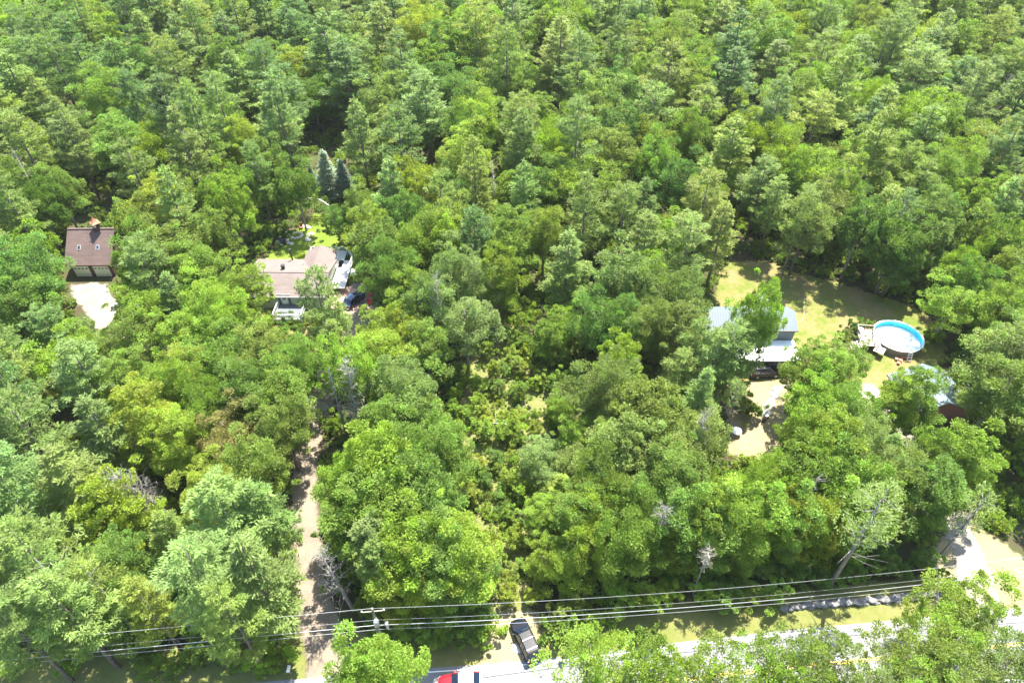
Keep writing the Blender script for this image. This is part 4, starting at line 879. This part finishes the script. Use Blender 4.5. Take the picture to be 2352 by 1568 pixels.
# ---- saplings of the scrub clearing and along the wood edge
ns = 0
sx0, sx1, sy0, sy1 = min(p[0] for p in SCR), max(p[0] for p in SCR), min(p[1] for p in SCR), max(p[1] for p in SCR)
for _ in range(900):
    if ns >= 80: break
    x, y = RG.uniform(sx0, sx1), RG.uniform(sy0, sy1); R = RG.uniform(.7, 1.5)
    if sdist(np.array([[x, y]]), SCR)[0] < -1 or not free(x, y, R, .62) or blocked(x, y, R, 5, vis=False): continue
    put('S', x, y, R*RG.uniform(2.0,3.0), R, RG.choice(['lime','mid','lime','gold','gold','sage']), RG.randrange(4)); SP.append((x, y, R)); ns += 1
ne = 0
for _ in range(5000):
    if ne >= 210: break
    k = RG.uniform(0, len(RL)-1.01); a = RL[int(k)].lerp(RL[int(k)+1], k-int(k)); q = a+Vector((-.08, 1, 0)).normalized()*RG.uniform(1.5, 11.5); X, Y, _d = proj(q.x, q.y, 1); dd_ = q.y-a.y
    if not (-20 < X < 2370) or 660 < X < 860 or 1120 < X < 1255 or X > 2130: continue
    if dd_ < (1.8 if X < 640 else 2.6 if X < 1120 else 3.2 if X < 1800 else 5.0): continue
    R = RG.uniform(.9, 1.8)
    if not free(q.x, q.y, R, .45) and RG.random() < .5: continue
    if seg_d((q.x,q.y), DWf, DWw) > -R or any(sdist(np.array([[q.x,q.y]]), f)[0] > -.5 for f in (rr_,)): continue
    put('S', q.x, q.y, R*RG.uniform(1.4,2.4), R, RG.choice(['lime','mid','deep','mid','olive','mid']), RG.randrange(4)); SP.append((q.x, q.y, R)); ne += 1
print('edge bushes', ne)
def shrub(px, py, s, tone, label, zs=1.0, name='shrub'):
    p = at(px, py, .8*s); o = bpy.data.objects.new(name, SHR[RG.randrange(3)]); COL.objects.link(o); o.location = (p.x, p.y, 0); o.scale = (s, s, s*zs); o.rotation_euler.z = RG.random()*6
    o.color = (*(TONES[tone][0] if isinstance(tone, str) else tone), 1); return tag(o, label, 'shrub')
shrub(1959,817,.75,(.22,.03,.05),'purple-red shrub on the lawn left of the pool deck')
for px, py, s, tone, lab in ((1965,752,1.5,'deep','dark green shrub above the pool deck'),(1945,770,1.2,'sage','grey-green shrub at the left corner of the pool deck'),(1990,745,1.3,'mid','mid green shrub touching the upper left pool rim'),
   (640,1500,2.0,'lime','bright shrub at the left corner of the driveway mouth'),(610,1530,1.5,'mid','mid green shrub nearest the mailbox'),(690,590,1.1,'gold','yellow green shrub behind the tan roof'),(725,580,1.3,'lime','lime shrub at the left end of the rear deck'),
   (795,560,1.8,'mid','shrub behind the right end of the rear deck'),(650,535,1.5,'deep','dark shrub left of the fire pit'),(2145,770,1.6,'lime','lime shrub right of the round pool'),(1780,1060,1.6,'rust','yellowish shrub at the foot of the front yard'),
   (1730,1065,1.4,'gold','yellow green shrub at the foot of the front yard'),(1700,900,1.8,'sage','pale shrub at the top of the front yard'),(1725,940,1.9,'mid','wide green shrub left of the curved stone row'),(2180,1335,1.6,'olive','olive shrub left of the sandy driveway'),
   (1480,1465,1.6,'mid','shrub on the verge below the stone wall start'),(1350,1430,2.2,'lime','lime shrub right of the black SUV'),(1280,1440,2.0,'mid','mid green shrub beside the front of the black SUV'),(1120,1440,1.8,'lime','lime shrub left of the black SUV'),(1060,1450,2.0,'deep','dark shrub between pole and black SUV')):
    shrub(px, py, s, tone, lab)

# ---- blue spruces behind the back lawn
M['spr'] = leaf_mat('spruce_needle', trans=.15)
SPM = pine_mesh(900, 9, 2.1, .04, .42, 20, 5, .3, .1, .22, .95, .5, M['spr'], nb=(7,9), flat=.15, gap=.0); SPT = pine_trunk(9, 9, .05, 1.8, .14, M['bark'])
def spruce(px, py, H, R, col, lab):
    p = at(px, py, H*.5); e = empty('spruce_tree', (p.x, p.y, 0), RG.random()*6, lab, 'tree', 'spruces behind the back lawn'); e.scale = (R/2.1, R/2.1, H/9)
    c = link('crown', SPM, None, e); c.color = (*col, 1); link('trunk', SPT, None, e)
spruce(718,415,7.5,1.6,(.12,.20,.15),'leftmost and darkest of the three spruces behind the back lawn'); spruce(752,403,11,3.1,(.25,.31,.20),'tallest pale silver spruce, middle of three behind the back lawn'); spruce(788,410,8.5,2.4,(.19,.26,.20),'blue-grey spruce, rightmost of three behind the back lawn')

# ---- dead trees
def dead_mesh(seed, H, R, n, m_, up=.5, twig=5, bare=.2, r0=.22, curve=.0, den=1.0):
    g = random.Random(seed); m = MB(); m.tube([(0,0,-.2),(curve*.2,0,H*.4),(curve,0,H)], [r0, r0*.7, .03], 7)
    for i in range(n):
        t = bare+(1-bare)*(i+.5)/n; z = H*t; a = g.random()*6.283; l = R*(1.15-t*.75)*g.uniform(.5,1.1); p0 = Vector((curve*t*t,0,z))
        d = Vector((math.cos(a), math.sin(a), up*g.uniform(.4,1.4))); p1 = p0+d*l*.5; p2 = p1+(d+Vector((g.uniform(-.4,.4),g.uniform(-.4,.4),up*.5)))*l*.5
        m.tube([p0,p1,p2], [.042,.026,.008], 4, False)
        for k in range(twig):
            q = p0.lerp(p1, g.uniform(.4,1)) if k%2 else p1.lerp(p2, g.random()); dd = Vector((g.uniform(-1,1),g.uniform(-1,1),g.uniform(-.1,1))).normalized()
            m.tube([q, q+dd*l*g.uniform(.2,.5)], [.016,.006], 3, False)
    return m
def dead(px, py, zf, H, R, n, matk, lab, twig=6, up=.5, bare=.2, r0=.2, seed=1, leanx=0, leany=0, curve=0):
    p = at(px, py, H*zf); e = empty('dead_tree', (p.x, p.y, 0), 0, lab, 'dead tree'); e.rotation_euler = (leany, leanx, 0)
    g = dead_mesh(seed, H, R, n, None, up, twig, bare, r0, curve); nt_ = 7*3
    tk = MB(); tk.v = g.v[:nt_]; tk.f = [f for f in g.f if max(f) < nt_]; br = MB(); br.v = g.v[nt_:]; br.f = [tuple(i-nt_ for i in f) for f in g.f if min(f) >= nt_]
    tk.build('trunk', M['barkgrey'] if matk == 'deadw' else M[matk], e, smooth=True); br.build('branches', M[matk], e); return e
dead(833,1020,0,16,2.6,85,'deadw','tall bleached dead tree right of the gravel driveway',12,.9,.12,.26,3,.02)
dead(800,1010,0,14,1.6,34,'deadw','dead tree with dark trunk, thinner one left of the bleached dead tree',5,.5,.3,.24,4,-.02)
dead(368,1110,.6,14,3.0,80,'deadg','fallen-looking grey dead tree with fanned bare branches, lower left',9,1.3,.35,.2,5,-.15,.2)
dead(812,1400,0,13,2.8,55,'deadg','grey dead tree leaning over the lower driveway',8,.4,.3,.26,6,-.12)
dead(1602,1020,.6,15,2.1,75,'deadg','grey dead tree with fine branches between the tree cover and front yard',9,.9,.2,.16,7)
dead(1622,1278,.85,9.5,2.4,36,'deadw','small white dead crown in the leaves above the stone wall',9,.35,.72,.12,8)
dead(1133,430,.7,17,1.5,60,'deadw','slim pale dead spire in the wood above the centre',5,.1,.3,.14,9)
dead(1005,690,.75,17,2.6,45,'deadg','dead top with bare grey twigs among pale trees right of the house',8,.9,.5,.16,10)
dead(1860,1135,.75,13,2.2,55,'deadg','grey dead crown in the shade below the front yard',8,.7,.2,.14,11)
dead(1525,1190,.85,14,2.8,40,'deadg','bare grey branches among the green trees right of the scrub clearing',8,.35,.65,.14,12)
dead(2290,240,.6,17,2.8,60,'deadg','dead brown-grey tree in the dark gap near the upper right edge',7,.3,.1,.18,13)
dead(80,440,.55,18,2.4,50,'deadg','dead grey tree in the dark gap above the garage',6,.3,.2,.2,14)
# ---- thin-crowned pines whose bare trunks show
def bare_pine(px, py, tx, ty, H, R, lab, tone='pinel', zb=.55, den=12, r0=.22):
    """base at px,py; leans so that its top stands over tx,ty"""
    b = at(px, py); e = empty('pine_tree', (b.x, b.y, 0), RG.random(), lab, 'tree', 'pines with bare trunks in view')
    m = MB(); m.tube([(0,0,-.2),(.1,.1,H*.5),(0,0,H)], [r0*1.2,r0*.8,.04], 8); g = random.Random(int(px))
    for i in range(26):
        z = H*(.35+.6*i/26); a = g.random()*6.28; l = R*g.uniform(.5,1)*(1.1-z/H*.6); m.tube([(0,0,z),(math.cos(a)*l*.5,math.sin(a)*l*.5,z+.1*l),(math.cos(a)*l,math.sin(a)*l,z+l*.35)], [.05,.035,.01], 4)
    m.build('trunk', M['barkgrey'], e, smooth=True)
    c = link('crown', pine_mesh(int(px+py), H, R, zb, .95, den, 6, .38, .085, -.1, .5, .5, M['needle'], gap=.3), None, e); c.color = (*TONES[tone][0], 1)
    T = at(tx, ty, H*.97); v = T-b; e.rotation_euler = Vector((v.x, v.y, H)).to_track_quat('Z','Y').to_euler() if v.xy.length < H*.35 else (0,0,0)
    SP.append((b.x, b.y, 2))
bare_pine(1905,1345,2035,1130,21,4.0,'tall thin grey-green pine with long leaning bare trunk above the stone wall',den=13)
bare_pine(2148,1290,2225,1215,14,2.6,'slender pine leaning over the sandy driveway from its left',den=9,r0=.12)
bare_pine(255,1478,190,1400,18,4.6,'big pine whose grey trunk foot shows near the lower left corner',tone='pine',den=26,r0=.34)
bare_pine(325,1470,280,1395,16,3.0,'pine with slim pale trunk, right of the thick grey trunk at lower left',tone='pineo',den=22,r0=.14)
bare_pine(1800,618,1850,520,17,3.2,'pine with bare leaning trunk at the upper edge of the right lawn',den=20)
bare_pine(2005,640,2050,540,18,3.4,'dark pine with pale trunk foot behind the right lawn, above the pool',tone='pined',den=24,r0=.28)
bare_pine(2270,760,2345,640,18,3.4,'pine with dark bare trunk near the right edge above the outbuilding',den=18)
bare_pine(1632,950,1650,820,17,3.6,'pine with broad grey trunk left of the front yard',tone='pine',den=24,r0=.36)
bare_pine(1672,985,1695,880,12,1.6,'thin dark-stemmed young pine at the left edge of the front yard',den=9,r0=.09)
bare_pine(878,1395,858,1250,14,2.2,'small pine with forked grey trunk beside the grey dead tree',den=16)
# ---- bent birches
def bent(px, py, L, hgt, lab, tone, nl=700, rz=0):
    p = at(px, py, hgt*.6); e = empty('bent_birch', (p.x, p.y, 0), rz, lab, 'tree'); m = MB(); g = random.Random(int(px))
    for s in range(3):
        off_ = s*.5-.4; pts = [(L*(.5-t)*(1-.12*s), off_+t*.3, hgt*(1-.25*s*.5)*math.sin(math.pi*(.08+.78*t))**.8) for t in [i/9 for i in range(10)]]
        m.tube(pts, [(.13-.011*i)*min(1,hgt/3.2) for i in range(10)], 6)
    m.build('trunk', M['birch'], e, smooth=True); G_ = np.random.default_rng(int(px)); n = nl; t = G_.uniform(.15, 1.1, n)
    P = np.stack([L*(.5-t), G_.normal(0,1.1,n)-.6, hgt*np.sin(np.pi*(.08+.78*np.clip(t,0,1)))-np.abs(G_.normal(0,.33,n))*hgt*.8-.1], 1)
    A = G_.normal(0,.5,(n,3))+[0,-.2,-.6]; N = G_.normal(0,.5,(n,3))+[0,0,1]
    c = link('crown', quads_mesh('crown', leaves(P, unit(A), N, np.full(n,.3), np.full(n,.16)), G_.uniform(0,1,n), M['leaf']), None, e); c.color = (*TONES[tone][0], 1)
bent(725,470,7,4.2,'white-stemmed birch bent into an arch behind the fire pit','sage',2200); bent(1145,975,5.5,1.6,'pale trunks bowed low over the scrub clearing','lime',350)
p = fu(1450,1180); m = MB(); m.tube([(p.x-1.6,p.y-.9,.35),(p.x+1.9,p.y+1.0,1.0)], [.09,.06], 6); tag(m.build('fallen_log', M['deadw']), 'straight pale fallen log in the upper scrub clearing', 'log')

# ---- labels for all the single trees
from collections import defaultdict
buck = defaultdict(list)
for t in TREES:
    X, Y = t['px']; best = min(LAND, key=lambda l: (l[1][0]-X)**2+((l[1][1]-Y)*1.15)**2); dd = math.hypot(best[1][0]-X, best[1][1]-Y)
    nmk = {'B':'leafy tree','P':'pine','S':'sapling'}[t['kind']]
    if dd < 330 and not (Y < 330):
        dx, dy = X-best[1][0], best[1][1]-Y; side = ('above' if dy > 0 else 'below') if abs(dy) > abs(dx) else ('right of' if dx > 0 else 'left of')
        buck[('n', nmk, t['tone'], best[0], side)].append((dd, t))
    else:
        col = min(7, max(0, int(X/294))); row = min(5, max(0, int(Y/75)))
        buck[('f', nmk, t['tone'], col, row)].append((X, t))
COLN = ['far left','left','left inner','centre left','centre right','right inner','right','far right']; ROWN = ['along the top edge','below the top edge','high up','in the upper third','above the middle','toward the middle']
for k, lst in buck.items():
    lst.sort(key=lambda q: q[0])
    for i, (_, t) in enumerate(lst):
        if k[0] == 'n': lab = f"{k[2]} {k[1]} {k[4]} {k[3]}" + (f", {ORD[min(i,19)]}closest to it" if len(lst) > 1 else '')
        else: lab = f"{k[2]} {k[1]}, {COLN[k[3]]} of the wood {ROWN[k[4]]}" + (f", {ORD[min(i,19)]}from left" if i else (", leftmost such" if len(lst) > 1 else ''))
        grp = {'B':'leafy trees of the wood','P':'pines of the wood','S':'saplings in the scrub clearing'}[t['kind']]
        tag(t['o'], lab, 'sapling' if t['kind'] == 'S' else 'tree', grp)

# ------------------------------------------------------------------ masses: far wood, undergrowth, grass
def scatter(name, pts, protos, label, cat, kind='stuff'):
    """one object; pts rows: x, y, z, rz, sxy, sz ; protos: list of tuples of meshes"""
    me = bpy.data.meshes.new(name); pts = np.array(pts, dtype=np.float32); n = len(pts); me.vertices.add(n); me.vertices.foreach_set('co', pts[:, :3].ravel())
    a = me.attributes.new('rotv', 'FLOAT_VECTOR', 'POINT'); rv = np.zeros((n,3), np.float32); rv[:,2] = pts[:,3]; a.data.foreach_set('vector', rv.ravel())
    a = me.attributes.new('scv', 'FLOAT_VECTOR', 'POINT'); a.data.foreach_set('vector', np.stack([pts[:,4], pts[:,4], pts[:,5]], 1).astype(np.float32).ravel())
    a = me.attributes.new('pick', 'INT', 'POINT'); a.data.foreach_set('value', np.random.default_rng(3).integers(0, len(protos), n).astype(np.int32))
    o = link(name, me); ng = bpy.data.node_groups.new(name, 'GeometryNodeTree'); ng.interface.new_socket('Geometry', in_out='INPUT', socket_type='NodeSocketGeometry'); ng.interface.new_socket('Geometry', in_out='OUTPUT', socket_type='NodeSocketGeometry')
    N = ng.nodes; L = ng.links; gi = N.new('NodeGroupInput'); go = N.new('NodeGroupOutput'); iop = N.new('GeometryNodeInstanceOnPoints'); jn = N.new('GeometryNodeJoinGeometry')
    for pr in reversed(protos):
        j = N.new('GeometryNodeJoinGeometry')
        for ob in pr: oi = N.new('GeometryNodeObjectInfo'); oi.transform_space = 'ORIGINAL'; oi.inputs[0].default_value = ob; L.new(oi.outputs['Geometry'], j.inputs[0])
        gt = N.new('GeometryNodeGeometryToInstance'); L.new(j.outputs[0], gt.inputs[0]); L.new(gt.outputs[0], jn.inputs[0])
    m2p = N.new('GeometryNodeMeshToPoints'); L.new(gi.outputs[0], m2p.inputs[0]); L.new(m2p.outputs[0], iop.inputs['Points']); L.new(jn.outputs[0], iop.inputs['Instance'])
    iop.inputs['Pick Instance'].default_value = True
    for nm_, dt, sock in (('rotv','FLOAT_VECTOR','Rotation'),('scv','FLOAT_VECTOR','Scale'),('pick','INT','Instance Index')):
        na = N.new('GeometryNodeInputNamedAttribute'); na.data_type = dt; na.inputs[0].default_value = nm_; L.new(na.outputs['Attribute'], iop.inputs[sock])
    L.new(iop.outputs[0], go.inputs[0]); md = o.modifiers.new('scatter', 'NODES'); md.node_group = ng
    return tag(o, label, cat, kind=kind)
def proto_objs(ms):
    """mesh holders used only as the source of a scatter: unlinked objects"""
    return [tuple(bpy.data.objects.new('leaf_source', q) for q in (t if isinstance(t, tuple) else (t,))) for t in ms]
PB = proto_objs(BF); PP = proto_objs(PF); PU = proto_objs(UND)
scatter('distant_leafy_trees', [(x,y,0,RG.random()*6.28,R/3.3,H/14) for x,y,R,H in rest[False]], PB, 'far leafy trees of the wood filling the top of the photo', 'trees')
scatter('distant_pines', [(x,y,0,RG.random()*6.28,R/3.6,H/18) for x,y,R,H in rest[True]], PP, 'far pines of the wood filling the top of the photo', 'trees')
up = []
for _ in range(12000):
    y = 22+ (RG.random()**1.25)*270; xw = .80*(y*.735+51)+6; x = RG.uniform(-xw, xw); s = RG.uniform(.55, 1.5)
    P2 = np.array([[x, y]]); 
    if any(sdist(P2, f)[0] > -.9*s for f in FOOT+CLEAR): continue
    if seg_d((x,y), DWf, DWw) > -.7*s or seg_d((x,y), rdrive, [9,5.2,3.8,3.6,3.6,3.4,3.6,4,5,5]) > -.7*s or seg_d((x,y), RL, [0.0]*len(RL)) > -9 or seg_d((x,y), gd, [2.6,2.6,2.6,2.8,3,3.5,4]) > -.5: continue
    px, py, d = proj(x, y, .5)
    if 1135 < px < 1235 and py > 1405: continue
    if sdist(P2, SCR)[0] > 0: s *= .6
    up.append((x, y, -.1, RG.random()*6.28, s, s*RG.uniform(.7,1.3)))
print('under', len(up))
scatter('undergrowth', up, PU, 'low bushes and ferns covering the wood floor', 'undergrowth')

hz = bpy.data.materials.new('haze'); hz.use_nodes = True; n_ = hz.node_tree
for x in list(n_.nodes):
    if x.type == 'BSDF_PRINCIPLED': n_.nodes.remove(x)
pv = n_.nodes.new('ShaderNodeVolumePrincipled'); pv.inputs['Color'].default_value = (.97,.98,1,1); pv.inputs['Density'].default_value = .00006; pv.inputs['Anisotropy'].default_value = .0
n_.links.new(pv.outputs[0], n_.nodes['Material Output'].inputs['Volume'])
m = MB(); m.box((0, 300, 39.5), (1320, 1240, 81)); tag(m.build('haze', hz), 'thin pale summer haze over the wood', 'haze', kind='stuff')
scene.cycles.volume_bounces = 1
